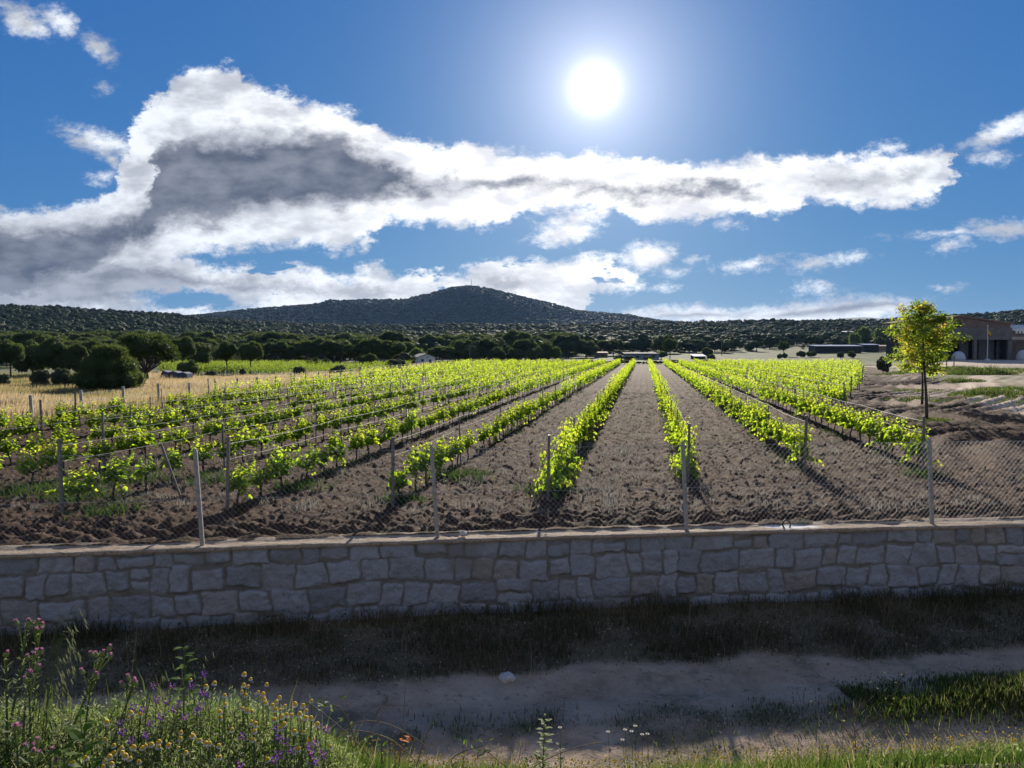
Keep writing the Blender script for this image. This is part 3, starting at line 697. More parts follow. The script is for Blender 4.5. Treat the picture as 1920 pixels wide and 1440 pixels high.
# trellises: posts and two wires per row
def post_mesh(h, w_, lean=0):
    mb = MB(); mb.box((0, 0, h / 2 - .1), (w_, w_ * .7, h + .2), bev=.004); mb.box((w_ * .32, w_ * .3, h / 2 - .1), (w_ * .25, w_ * .5, h + .18))
    return mb.mesh('post')
PM = post_mesh(1.20, .034); PM2 = post_mesh(1.36, .055); PM.materials.append(M_STEELPOST); PM2.materials.append(M_STEELPOST)
for k in KS:
    y0 = row_start(k)
    if y0 > YEND - 12: continue
    ys = [y0 - .35]; 
    while ys[-1] + 5.4 < YEND: ys.append(ys[-1] + 5.4)
    vis = [y for y in ys if inview(row_x(k, y), y, .06) and FENCE_L(y) + 1 < row_x(k, y) < float(right_edge(y)) + 1]
    if len(vis) < 2: continue
    rt = empty('trellis', (row_x(k, vis[0]), vis[0], 0)); ox, oy = rt.location[0], rt.location[1]
    tag(rt, 'wire trellis on thin grey steel posts carrying the %s' % row_name(k), 'trellis', 'wire trellises along the vine rows')
    for i, y in enumerate(vis):
        o_ = bpy.data.objects.new('post', PM2 if i == 0 else PM); COL.objects.link(o_); o_.parent = rt
        x = row_x(k, y); o_.location = (x - ox, y - oy, 0); rq = random.Random(k * 1000 + i)
        o_.rotation_euler = (rq.uniform(-.03, .03), rq.uniform(-.035, .035), rq.uniform(-.3, .3)); o_.scale = (1, 1, rq.uniform(.94, 1.06))
    for hz_ in (.97, 1.26):
        mb = MB(); rq = random.Random(k * 7 + int(hz_ * 10))
        pts = []
        for a_, b_ in zip(vis[:-1], vis[1:]):
            sag = rq.uniform(.01, .05)
            for t_ in (0, .25, .5, .75): yv = a_ + (b_ - a_) * t_; pts.append((row_x(k, yv) - ox, yv - oy, hz_ - sag * 4 * t_ * (1 - t_)))
        pts.append((row_x(k, vis[-1]) - ox, vis[-1] - oy, hz_)); mb.tube(pts, .0036, 4, False); mb.build('wire', M_WIRE, rt)
# slanting brace post in front of the left rows
mb = MB(); mb.tube([(0, 0, -.1), (-.50, .2, 1.05)], .026, 6); b_ = mb.build('leaning_post', M_WOODP); b_.location = at(341, 925, 15.6) - Vector((0, 0, 0)); b_.location.z = 0
tag(b_, 'grey wooden post leaning sharply left among the front left vines', 'post')

# ------------------------------------------------------------ fence on the wall
fence = empty('chain_link_fence', (0, float(yw(0)) + .2, 0)); tag(fence, 'chain link fence on four pale concrete posts standing on the stone wall', 'fence')
LEAN = math.tan(R(3.6)); fo = Vector((0, float(yw(0)) + .2, 0))
def fy(x): return float(yw(x)) + .2
PX = [-12.6, -8.65, -4.75, -1.19, 2.90, 7.23, 11.6, 15.9]
for i, x in enumerate(PX):
    mb = MB(); mb.box((0, 0, .71), (.060, .060, 1.50), bev=.010); mb.box((0, 0, 1.475), (.045, .045, .035), bev=.008)
    for hz_ in (.08, .5, .95, 1.38): mb.box((0, -.032, hz_), (.066, .006, .008))
    o_ = mb.build('post', M_CONC, fence); o_.location = Vector((x, fy(x), 0)) - fo; o_.rotation_euler = (R(random.uniform(-1, 1)), -math.atan(LEAN) + R(random.uniform(-.6, .6)), R(7))
HF_ = 1.40; CELL = .086; xs0 = np.arange(-14.5 - HF_, 17 + HF_, CELL); V = []; NW = 0; zz = np.linspace(.03, HF_ + .03, 5)
lines = []
for sg in (1, -1):
    for x0 in xs0:
        xx = x0 + sg * (zz - .03) * .92 - zz * LEAN; wob = .010 * np.sin(x0 * 1.3 + zz * 4)
        lines.append(np.stack([xx, yw(xx) + .2 + .012 * sg * 0 + wob + .002 * sg - .045, zz], -1))
Lm = np.array(lines); n = len(Lm); rr = .0016; ofs = np.array([[rr, 0, rr * .3], [-rr * .5, rr * .9, 0], [-rr * .5, -rr * .9, 0]])
V = (Lm[:, :, None, :] + ofs[None, None]).reshape(-1, 3); k5 = len(zz); Q = []
for s_ in range(k5 - 1):
    for c_ in range(3):
        b0 = np.arange(n) * k5 * 3 + s_ * 3; Q.append(np.stack([b0 + c_, b0 + (c_ + 1) % 3, b0 + 3 + (c_ + 1) % 3, b0 + 3 + c_], -1))
V[:, 1] -= fo.y; o_ = new_obj('wire_mesh', mesh_np('wire_mesh', V, [np.concatenate(Q)]), M_MESHW, fence)
for hz_ in (.05, .72, 1.42):
    mb = MB(); mb.tube([(x - hz_ * LEAN, fy(x) - .048 - fo.y, hz_ + (-.006 if i_ % 2 else 0)) for i_, x in enumerate(np.linspace(-14.5, 17, 33))], .0028, 4, False); mb.build('line_wire', M_WIRE, fence)
# things lying on the wall
mb = MB(); mb.tube([(math.cos(a) * .075, 0, math.sin(a) * .075) for a in np.linspace(0, 6.283, 19)], .013, 6, False)
o_ = mb.build('ring', simple_mat('black_rubber', (.02, .02, .02), (.04, .04, .04), 20, .6), smooth=True); o_.location = (4.62, float(yw(4.62)) + .17, .055); o_.rotation_euler = (R(-12), 0, R(15))
tag(o_, 'small black rubber ring standing on the white stain of the wall top', 'ring')
def rock_mb(seed, s, fl=.6):
    r = np.random.default_rng(seed); import bmesh
    bm = bmesh.new(); bmesh.ops.create_icosphere(bm, subdivisions=2, radius=s)
    a = r.normal(size=(6, 3))
    for v_ in bm.verts:
        f_ = 1 + .22 * sum(math.sin(v_.co.normalized().dot(Vector(q)) * 2.2 + i) for i, q in enumerate(a)) / 3; v_.co = Vector((v_.co.x * f_, v_.co.y * f_, v_.co.z * f_ * fl))
    me = bpy.data.meshes.new('rock'); bm.to_mesh(me); bm.free(); return me
M_PALE = simple_mat('pale_rock', (.42, .40, .36), (.62, .60, .56), 14, .9, 0, .01)
o_ = new_obj('stone', rock_mb(3, .075), M_PALE); o_.location = (at(869, 1006, 12.2).x, float(yw(-.7)) + .16, .055)
tag(o_, 'single pale stone lying on the wall top right of the second post', 'stone')
o_ = new_obj('stone', rock_mb(5, .10, .7), M_PALE); p_ = at(951, 1247, 10.0); o_.location = (p_.x, p_.y, float(Zl(p_.x, p_.y)) + .03)
tag(o_, 'lone pale stone on the sandy path below the wall', 'stone')

# ------------------------------------------------------------ fence of the left boundary
lf_ = empty('boundary_fence', (FENCE_L(30), 30, 0)); tag(lf_, 'fence of short grey posts along the dry grass left of the vineyard', 'fence')
mb = MB(); mb.box((0, 0, .45), (.12, .12, 1.25), bev=.015); lp = mb.mesh('post'); lp.materials.append(M_CONC)
yl = 25.6; ysl = []
while yl < 146: ysl.append(yl); yl += 3.3
for i, y in enumerate(ysl):
    o_ = bpy.data.objects.new('post', lp); COL.objects.link(o_); o_.parent = lf_; o_.location = (FENCE_L(y) - FENCE_L(30), y - 30, 0)
    o_.rotation_euler = (random.uniform(-.03, .03), random.uniform(-.05, .05), .3); o_.scale = (1, 1, random.uniform(.92, 1.06))
for hz_ in (.4, .7, .98):
    mb = MB(); mb.tube([(FENCE_L(y) - FENCE_L(30), y - 30, hz_ - (.02 if i % 2 else 0)) for i, y in enumerate(ysl)], .005, 4, False); mb.build('wire', M_WIRE, lf_)

# ------------------------------------------------------------ buildings
M_BRICK = simple_mat('rough_brick_wall', (.15, .105, .08), (.25, .19, .155), 1.6, .95, 0, .02)
M_BEAM = simple_mat('raw_concrete', (.12, .112, .108), (.20, .188, .178), 1.2, .95, 0, .01)
M_DARK = simple_mat('dark_interior', (.04, .04, .042), (.08, .078, .075), 1.5, .95)
M_TILE = simple_mat('clay_roof', (.22, .12, .08), (.38, .24, .17), 3, .9, 0, .02)
M_WHITE = simple_mat('white_render', (.66, .66, .64), (.80, .79, .77), 2, .85, 0, .004)
M_CORR = simple_mat('corrugated_sheet', (.55, .53, .50), (.72, .70, .66), 3, .5, .2, 0)
M_BLACKSHEET = simple_mat('black_sheet', (.018, .019, .023), (.035, .036, .042), 1, .6)
M_BLUEG = simple_mat('blue_grey_tarp', (.045, .065, .13), (.085, .115, .21), 2, .8)
def prism(mb, prof, y0, y1, rnd=.5, mat=0):      # profile in x,z extruded along y
    n = len(prof); V = [(x, y0, z) for x, z in prof] + [(x, y1, z) for x, z in prof]
    mb.add(V, [tuple(range(n)), tuple(range(2 * n - 1, n - 1, -1))] + [(i, i + n, (i + 1) % n + n, (i + 1) % n) for i in range(n)], rnd, mat)
BD = 112.0; mp = BD / F; bz = float(Zg(at(1830, 674, BD).x, BD)) ; bx0 = at(1795, 674, BD).x
barn = empty('brick_barn', (bx0, BD, bz - .05), 0); tag(barn, 'long brown brick barn with round gable window and dark open bays on the right', 'barn')
def bb(name, boxes, mat):
    mb = MB()
    for c, d in boxes: mb.box(c, d)
    return mb.build(name, mat, barn)
HW = 98 * mp; H1 = 38.5 * mp; HB = 61 * mp; HA = 82 * mp; HE = 68 * mp; HWL = 60 * mp; HEL = HA - (HA - HE) / HW * HWL   # bay top, beam top, apex, eaves
# gable with a real round hole
mb = MB(); cxw, czw, rw = -.0, 68.5 * mp, .56; N = 24
ring = [(cxw + rw * math.cos(2 * math.pi * i / N), czw + rw * math.sin(2 * math.pi * i / N)) for i in range(N)]
def outl(a):
    dx, dz = math.cos(a), math.sin(a); best = 1e9
    for t_ in [((HB) - czw) / dz if dz < -1e-6 else 1e9, (HW - cxw) / dx if dx > 1e-6 else 1e9, (-HWL - cxw) / dx if dx < -1e-6 else 1e9]: best = min(best, t_)
    s_ = (HA - HE) / HW
    for sg in (1, -1):
        den = dz + s_ * sg * dx
        if den > 1e-6:
            t_ = (HA - czw) / den; best = min(best, t_)
    return (cxw + dx * best, czw + dz * best)
cor = [math.atan2(HE - czw, HW), math.atan2(HEL - czw, -HWL) % 6.2832, math.atan2(HB - czw, -HWL) % 6.2832, math.atan2(HB - czw, HW) % 6.2832, math.pi / 2]
angs = sorted([2 * math.pi * i / N for i in range(N)] + [c % 6.2832 for c in cor]); V = []; Fs = []
for a in angs:
    o1 = outl(a); V += [(cxw + rw * math.cos(a), 0, czw + rw * math.sin(a)), (o1[0], 0, o1[1]), (cxw + rw * math.cos(a), .4, czw + rw * math.sin(a)), (o1[0], .4, o1[1])]
nA = len(angs)
for i in range(nA):
    a, b_ = i * 4, ((i + 1) % nA) * 4; Fs += [(a, a + 1, b_ + 1, b_), (a, b_, b_ + 2, a + 2), (a + 1, a + 3, b_ + 3, b_ + 1), (a + 2, b_ + 2, b_ + 3, a + 3)]
mb.add(V, Fs); mb.build('gable_wall', M_BRICK, barn)
mb = MB(); mb.add([(cxw + rw * math.cos(2 * math.pi * i / N), .3, czw + rw * math.sin(2 * math.pi * i / N)) for i in range(N)], [tuple(range(N))]); mb.build('round_window', M_DARK, barn)
bb('beam', [(((HW - HWL) / 2, -.02, (H1 + HB) / 2), (HW + HWL + .1, .5, HB - H1))], M_BEAM)
for pxp, ww in ((1737, .5), (1772, .45), (1827, .45), (1892, .55)):
    bb('pillar', [(((pxp - 1795) * mp, .03, H1 / 2), (ww, .42, H1))], M_BEAM)
bb('back_wall', [(((HW - HWL) / 2, 5.4, H1 / 2 + 1), (HW + HWL, .3, H1 + 2)), ((-HWL, 6, HB / 2), (.3, 11, HB)), ((HW, 6, HB / 2), (.3, 11, HB))], M_DARK)
for pxp, ww in ((1865, 2.6), (1820, 1.3), (1883, .8)): bb('partition', [(((pxp - 1795) * mp, 1.9, H1 * .5), (ww, .25, H1))], M_BEAM)
bb('floor', [((9, 3, .04), (2 * HW + 14, 8, .16))], M_BEAM)
mb = MB(); ov = .35; sl_ = (HA - HE) / HW
prism(mb, [(-HWL - ov, HEL - ov * sl_ + .02), (0, HA + .02), (HW + ov, HE - ov * sl_ + .02), (HW + ov, HE - ov * sl_ + .16), (0, HA + .17), (-HWL - ov, HEL - ov * sl_ + .16)], -.3, 13)
mb.build('roof', M_TILE, barn)
# lean-to on the right with corrugated eaves
EX0 = (1893 - 1795) * mp + .1; EX1 = EX0 + 14; mb = MB()
prof = []
for i in range(0, 57): prof.append((EX0 + i * .25, (.06 if i % 2 else -.06)))
V = [(x, -.9, 55 * mp + z_) for x, z_ in prof] + [(x, 2.6, 55 * mp + .95 + z_) for x, z_ in prof]; n = len(prof)
mb.add(V, [(i, i + 1, n + i + 1, n + i) for i in range(n - 1)]); mb.build('corrugated_roof', M_CORR, barn)
for i in range(28):
    mb = MB() if i == 0 else mb
    mb.box((EX0 + .25 + i * .5, -.84, 59 * mp - .33), (.26, .08, .72))
mb.build('eaves_strip', M_WHITE, barn)
bb('side_wall', [((EX0 + 7, .2, (H1 + 54 * mp) / 2), (14, .4, 54 * mp - H1)), ((EX0 + 7, 5.5, 2), (14, .3, 4))], M_BEAM)
bb('fascia', [((EX0 + 7, -.12, H1 + .22), (14, .2, .42))], simple_mat('pinkish_fascia', (.38, .31, .28), (.48, .40, .37), 3, .9))
# white domed sacks in the bays
def dome(name, x, y, r, h, lab, m_):
    import bmesh
    mb = MB(); pr = [(r * 1.0, 0), (r * 1.02, h * .25), (r * .93, h * .5), (r * .74, h * .76), (r * .45, h * .93), (r * .15, h)]
    mb.lathe(pr, 18); o_ = mb.build(name, m_, smooth=True); o_.location = (x, y, float(Zg(x, y)) - .02); tag(o_, lab, 'tank', 'pale domed tanks in the barn bays'); return o_
M_TANK = simple_mat('white_plastic', (.50, .52, .55), (.60, .62, .64), 1, .5)
p_ = at(1797, 674, BD - 1.5); dome('domed_tank', p_.x, p_.y, .92, 1.3, 'pale rounded tank in the left bay of the barn beside the leafy tree', M_TANK)
p_ = at(1919, 674, BD - 1.2); dome('domed_tank', p_.x, p_.y, .95, 1.5, 'pale rounded tank in the right bay of the barn at the picture edge', M_TANK)
# flagpole and flag
p_ = at(1851, 676, 106); zf = float(Zg(p_.x, p_.y)); fp = empty('flagpole', (p_.x, p_.y, zf)); tag(fp, 'slender white flagpole standing in front of the brick barn', 'flagpole')
mb = MB(); mb.tube([(0, 0, -.2), (0, 0, 2.4), (-.05, 0, 4.75)], [.075, .06, .04], 10); mb.lathe([(.0, 4.74), (.07, 4.79), (.07, 4.84), (.0, 4.9)], 8, Matrix.Translation((-.05, 0, 0))); mb.box((0, 0, .1), (.5, .5, .3), bev=.03); mb.build('pole', M_TANK, fp)
V = []; n = 10
for i in range(n + 1):
    for j in range(9):                              # a limp flag, hanging in folds
        t_ = i / n; s_ = j / 8; V.append((-.02 + s_ * (.12 + .42 * math.sin(t_ * 2.6) * .9), .06 * math.sin(s_ * 12 + t_ * 2) * (1 - .4 * t_), 4.62 - t_ * 1.0 - s_ * (.35 + .15 * t_)))
Fs = [(i * 9 + j, i * 9 + j + 1, (i + 1) * 9 + j + 1, (i + 1) * 9 + j) for i in range(n) for j in range(8)]
fl = MB(); fl.add(V, Fs); fl.m = [0 if (f // 8 < 2 or f // 8 > 7) else 1 for f in range(len(Fs))]
fo_ = fl.build('flag', [leaf_mat('red_cloth', [(0, (.45, .02, .02)), (1, (.45, .02, .02))], [(0, (.6, .04, .03)), (1, (.6, .04, .03))], .5), leaf_mat('yellow_cloth', [(0, (.75, .50, .03)), (1, (.75, .50, .03))], [(0, (.9, .62, .05)), (1, (.9, .62, .05))], .5)], None, True)
fo_.location = (p_.x, p_.y, zf); tag(fo_, 'limp red and yellow striped flag hanging from the flagpole', 'flag')

def house(name, px, py, d, wd, hh, dep, rise, wallm, roofm, label, cat, rz=0, side='gable', wins=(), door=None, sink=.1):
    p_ = at(px, py, d); z = float(Zg(p_.x, p_.y)); rt = empty(name, (p_.x, p_.y, z - sink), rz); tag(rt, label, cat)
    mb = MB()
    if side == 'gable': prism(mb, [(-wd / 2, 0), (wd / 2, 0), (wd / 2, hh), (0, hh + rise), (-wd / 2, hh)], 0, dep)
    else:
        V = [(-wd / 2, 0, 0), (wd / 2, 0, 0), (wd / 2, 0, hh), (-wd / 2, 0, hh), (-wd / 2, dep, 0), (wd / 2, dep, 0), (wd / 2, dep, hh + rise), (-wd / 2, dep, hh + rise)]
        mb.add(V, [(0, 1, 2, 3), (5, 4, 7, 6), (4, 0, 3, 7), (1, 5, 6, 2), (3, 2, 6, 7), (0, 4, 5, 1)])
    mb.build('walls', wallm, rt); mb = MB()
    if side == 'gable':
        s_ = rise / (wd / 2); o_ = .25
        prism(mb, [(-wd / 2 - o_, hh - o_ * s_ + .02), (0, hh + rise + .02), (wd / 2 + o_, hh - o_ * s_ + .02), (wd / 2 + o_, hh - o_ * s_ + .14), (0, hh + rise + .14), (-wd / 2 - o_, hh - o_ * s_ + .14)], -.2, dep + .2)
    else:
        mb.add([(-wd / 2 - .3, -.4, hh + .02), (wd / 2 + .3, -.4, hh + .02), (wd / 2 + .3, dep + .3, hh + rise + .05), (-wd / 2 - .3, dep + .3, hh + rise + .05)] +
               [(-wd / 2 - .3, -.4, hh + .14), (wd / 2 + .3, -.4, hh + .14), (wd / 2 + .3, dep + .3, hh + rise + .17), (-wd / 2 - .3, dep + .3, hh + rise + .17)],
               [(0, 3, 2, 1), (4, 5, 6, 7), (0, 1, 5, 4), (1, 2, 6, 5), (2, 3, 7, 6), (3, 0, 4, 7)])
    mb.build('roof', roofm, rt)
    for (wx_, wz_, ww_, wh_) in wins: mb = MB(); mb.box((wx_, -.01, wz_), (ww_, .06, wh_)); mb.build('window', M_DARK, rt)
    if door: mb = MB(); mb.box((door[0], -.01, door[2] / 2), (door[1], .06, door[2])); mb.build('door', M_DARK, rt)
    return rt
house('white_house', 800, 685, 150, 3.4, 1.55, 4.5, .62, M_WHITE, simple_mat('green_grey_roof', (.10, .13, .12), (.16, .19, .18), 3), 'small white gabled house with blue tinged walls among trees left of centre', 'house', R(24), wins=[(-.85, .95, .5, .5), (.15, 1.55, .22, .22)], door=(.7, .5, 1.1))
house('brick_shed', 719, 687, 132, 3.0, .95, 2.5, .2, M_BRICK, M_TILE, 'low brick shed half hidden under the dark pines left of the white house', 'shed', R(5), 'lean', wins=[(-.6, .6, .5, .35)])
house('long_low_building', 1204, 672, 196, 8.6, 1.5, 5, .25, simple_mat('pale_blue_render', (.22, .26, .31), (.36, .40, .45), 1.5), M_BEAM, 'long low grey blue building at the far end of the middle rows', 'building', R(-2), 'lean', wins=[(-3, .8, .8, .5), (-1.2, .8, .8, .5), (2.8, .9, 1.0, .6)], door=(.9, .9, 1.2))
house('roofed_shelter', 1312, 671, 200, 3.1, .75, 2.2, .55, M_DARK, simple_mat('pale_pink_sheet', (.66, .60, .58), (.78, .72, .70), 2, .5), 'small shelter with a pale pinkish roof right of the long low building', 'shelter', R(10), 'lean')
house('black_shed', 1572, 662, 252, 15.6, 2.3, 5, .35, M_BLACKSHEET, simple_mat('glinting_roof', (.42, .45, .50), (.60, .62, .66), 2, .35, .4), 'long black sheeted shed with a glinting roof in the meadow on the right', 'shed', R(4), 'lean')
house('black_shed', 1634, 659, 262, 5.0, 2.5, 4, .3, M_BLACKSHEET, simple_mat('glinting_roof_b', (.42, .45, .50), (.60, .62, .66), 2, .35, .4), 'short black shed between the long black shed and the pale brick shed', 'shed', R(2), 'lean')
house('brick_shed', 1668, 657, 268, 8.0, 1.9, 5, .4, simple_mat('pale_brick', (.26, .19, .15), (.38, .29, .24), 1.2), M_TILE, 'pale brick shed with dark doorway left of the big leafy tree', 'shed', R(0), 'lean', door=(.6, 2.6, 1.5))
house('white_cabin', 1589, 634, 470, 7.4, 2.4, 6, .5, M_WHITE, M_WHITE, 'small white flat roofed cabin on the wooded slope above the black sheds', 'cabin', 0, 'lean', wins=[(-2, 1.2, 1, .8)], sink=-1.5)
house('blue_grey_cabin', 1668, 640, 430, 6.5, 2.4, 6, .7, M_BLUEG, simple_mat('slate', (.30, .34, .38), (.38, .42, .46), 1), 'blue grey cabin on the slope just left of the leafy tree', 'cabin', 0, 'lean', wins=[(1, 1.0, 1, .8)], sink=-1.0)
house('tiled_hut', 1128, 660, 215, 3.2, 1.3, 3, .3, M_BRICK, M_TILE, 'small tiled hut in the scrub left of the long low building', 'hut', 0, 'lean', wins=[(.4, .7, .5, .4)])
# tarpaulin-covered heap
mb = MB(); prism(mb, [(-1.35, 0), (1.3, 0), (1.32, .42), (.9, .52), (.5, .46), (0, .58), (-.5, .50), (-1.0, .62), (-1.2, .40)], 0, 1.4)
p_ = at(325, 712, 74); o_ = mb.build('covered_heap', M_BLUEG); o_.location = (p_.x, p_.y, .45); tag(o_, 'low heap under a dark blue tarpaulin between the pines and dry grass', 'tarpaulin'); o_.location.z = 0.0; o_.scale = (1, 1, 1.55)
# utility poles and the mast on the summit
def upole(px, py, d, h, lab):
    p_ = at(px, py, d); rt = empty('utility_pole', (p_.x, p_.y, float(Zg(p_.x, p_.y)) - .1)); tag(rt, lab, 'utility pole')
    mb = MB(); mb.tube([(0, 0, 0), (0, 0, h)], [.11, .08], 8); mb.build('pole', M_WOODP, rt); mb = MB(); mb.box((0, -.1, h - .35), (1.1, .08, .1)); mb.build('crossarm', M_WOODP, rt)
    for x in (-.48, 0, .48): mb = MB(); mb.lathe([(.03, h - .3), (.06, h - .24), (.05, h - .16), (.03, h - .1)], 8, Matrix.Translation((x, -.1, 0))); mb.build('insulator', M_DARK, rt)
upole(881, 678, 165, 4.2, 'thin grey utility pole before the row of round pines left of centre')
upole(1353, 660, 235, 5.0, 'thin utility pole beside the dark trees right of the shelter')
p_ = at(884, 541, D2); rt = empty('mast', (p_.x, D2, float(Zg(p_.x, D2)) - .5)); tag(rt, 'thin radio mast standing on the summit of the mountain', 'mast')
mb = MB()
for a in range(3): mb.tube([(1.2 * math.cos(a * 2.09), 1.2 * math.sin(a * 2.09), 0), (.3 * math.cos(a * 2.09), .3 * math.sin(a * 2.09), 15)], .22, 4)
mb.build('tower', M_STEELPOST, rt); mb = MB(); mb.tube([(0, 0, 14.5), (0, 0, 19)], .22, 5); mb.build('antenna', M_STEELPOST, rt)
# ------------------------------------------------------------ trees
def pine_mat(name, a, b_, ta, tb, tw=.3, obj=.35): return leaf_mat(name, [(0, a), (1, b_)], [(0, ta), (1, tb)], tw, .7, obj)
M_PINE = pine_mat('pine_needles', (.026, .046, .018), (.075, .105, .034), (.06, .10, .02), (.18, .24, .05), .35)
M_OLIVE = pine_mat('grey_green_leaves', (.05, .065, .038), (.12, .14, .08), (.08, .11, .04), (.16, .20, .08), .35)
M_OAK = pine_mat('dark_oak_leaves', (.036, .054, .022), (.090, .115, .044), (.07, .11, .03), (.18, .24, .05), .35)
M_BRIGHT = pine_mat('fresh_green_leaves', (.06, .10, .025), (.13, .18, .045), (.14, .24, .03), (.30, .40, .06), .45)
M_TRUNK = simple_mat('tree_bark', (.05, .038, .030), (.13, .10, .08), 8, .95, 0, .02)
def tufts(lobes, n, L, W, seed, upb=.25, shell=(.72, 1.05), out_w=1.2, cut=None):
    """leaf tufts spread through the outer volume of a set of lobes (cx,cy,cz,rx,ry,rz)"""
    r = np.random.default_rng(seed); lb = np.array(lobes, float); ar = (lb[:, 3] * lb[:, 5]); pk = r.choice(len(lb), n, p=ar / ar.sum())
    d = r.normal(size=(n, 3)); d /= np.linalg.norm(d, axis=1)[:, None]; q = r.uniform(*shell, n)
    C = lb[pk, :3] + d * lb[pk, 3:] * q[:, None]
    if cut is not None: k = cut(C); C = C[k]; d = d[k]; q = q[k]; n = len(C)
    dr = d * out_w + r.normal(size=(n, 3)) * .6; dr[:, 2] += upb; dr /= np.linalg.norm(dr, axis=1)[:, None]
    s = np.cross(dr, r.normal(size=(n, 3))); s /= np.linalg.norm(s, axis=1)[:, None] + 1e-9
    L_ = (L * r.uniform(.6, 1.3, n))[:, None]; W_ = (W * r.uniform(.6, 1.3, n))[:, None]
    V = np.stack([C - dr * L_ * .3, C + s * W_ * .5, C + dr * L_ * .7, C - s * W_ * .5], 1).reshape(-1, 3)
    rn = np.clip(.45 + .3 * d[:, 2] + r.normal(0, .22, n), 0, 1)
    return V, np.arange(n * 4).reshape(n, 4), np.repeat(rn, 4)
def lumps(n, R_, H, z0, seed, lo=-.1, size=.34):
    r = np.random.default_rng(seed); out = [(0, 0, z0, R_ * .74, R_ * .74, H * .72)]
    for i in range(n):
        a = i * 2.399 + r.uniform(-.3, .3); t_ = r.uniform(lo, 1); ph = math.asin(max(-1, min(1, t_)))
        rr_ = r.uniform(size * .75, size * 1.25)
        out.append((R_ * (1 - rr_ * .8) * math.cos(ph) * math.cos(a), R_ * (1 - rr_ * .8) * math.cos(ph) * math.sin(a), z0 + H * (1 - rr_ * .7) * math.sin(ph), R_ * rr_, R_ * rr_, H * rr_ * 1.05))
    return out
def lobe_shells(lobes, nu, nv, k, seed):
    """closed lumpy inner masses, one per lobe, so that crowns are solid with rounded tops"""
    r = np.random.default_rng(seed); th = np.linspace(0, 2 * math.pi, nu + 1)[:-1]; ph = np.linspace(-1.5, 1.5, nv); Vs = []; Qs = []; Rs = []; b0 = 0
    PH, TH = np.meshgrid(ph, th, indexing='ij'); i = np.arange((nv - 1) * nu); a, c_ = i // nu, i % nu
    q = np.stack([a * nu + c_, a * nu + (c_ + 1) % nu, (a + 1) * nu + (c_ + 1) % nu, (a + 1) * nu + c_], -1)
    for l in lobes:
        f_ = k * (1 + .08 * r.normal(size=PH.shape)); Vs.append(np.stack([l[0] + l[3] * f_ * np.cos(PH) * np.cos(TH), l[1] + l[4] * f_ * np.cos(PH) * np.sin(TH), l[2] + l[5] * f_ * np.sin(PH)], -1).reshape(-1, 3))
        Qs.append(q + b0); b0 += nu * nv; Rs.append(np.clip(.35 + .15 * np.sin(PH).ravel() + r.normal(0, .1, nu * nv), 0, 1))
    return np.concatenate(Vs), np.concatenate(Qs), np.concatenate(Rs)
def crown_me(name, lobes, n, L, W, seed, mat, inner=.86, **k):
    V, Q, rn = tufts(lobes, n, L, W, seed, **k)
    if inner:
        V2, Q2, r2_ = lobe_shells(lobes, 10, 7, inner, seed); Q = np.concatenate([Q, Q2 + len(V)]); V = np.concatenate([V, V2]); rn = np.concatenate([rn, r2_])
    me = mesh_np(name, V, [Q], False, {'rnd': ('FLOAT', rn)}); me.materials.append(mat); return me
def limbs_me(h0, tips, r0, seed, name='trunk'):
    r = random.Random(seed); mb = MB(); mb.tube([(0, 0, -.3), (r.uniform(-.03, .03), 0, h0 * .5), (0, 0, h0)], [r0 * 1.25, r0, r0 * .85], 8)
    for t_ in tips:
        e = Vector(t_); m_ = Vector((e.x * .45, e.y * .45, h0 + (e.z - h0) * .35)) + Vector((r.uniform(-.03, .03), r.uniform(-.03, .03), 0))
        mb.tube([(0, 0, h0 * .9), m_, e], [r0 * .55, r0 * .35, r0 * .14], 5)
    me = mb.mesh(name, True); me.materials.append(M_TRUNK); return me
def tips_of(lobes, n): return [(l[0] * .8, l[1] * .8, l[2]) for l in lobes[1:n + 1]]
# every kind: unit trees about one metre tall (crown width given), scaled when placed
KIND = {}
def kind(nm, cat, mat, variants): KIND[nm] = (cat, mat, variants)
vs = []
for s in range(4):       # round-headed stone pine on a clear trunk : crown 1 wide, total height 1.08
    lb = lumps(16, .5, .33 + .03 * (s % 2), .68, 20 + s, -.35, .36); vs.append((crown_me('crown', lb, 3800, .062, .030, 30 + s, M_PINE), limbs_me(.42, tips_of(lb, 7), .030, s)))
kind('stone_pine', 'pine tree', M_PINE, vs)
vs = []
for s in range(3):       # wide round evergreen with foliage nearly to the ground
    lb = lumps(18, .5, .45, .46, 50 + s, -.7, .34); vs.append((crown_me('crown', lb, 4200, .062, .034, 60 + s, M_OAK), limbs_me(.25, tips_of(lb, 6), .028, 10 + s)))
kind('holm_oak', 'oak tree', M_OAK, vs)
vs = []
for s in range(3):
    lb = lumps(20, .5, .42, .40, 70 + s, -.8, .32); vs.append((crown_me('crown', lb, 3200, .060, .026, 80 + s, M_OLIVE, upb=.5), limbs_me(.2, tips_of(lb, 8), .022, 20 + s)))
kind('olive_shrub', 'shrub', M_OLIVE, vs)
vs = []
for s in range(2):
    lb = lumps(18, .5, .5, .6, 90 + s, -.7, .33); vs.append((crown_me('crown', lb, 3000, .070, .044, 95 + s, M_BRIGHT), limbs_me(.3, tips_of(lb, 7), .025, 30 + s)))
kind('green_tree', 'tree', M_BRIGHT, vs)
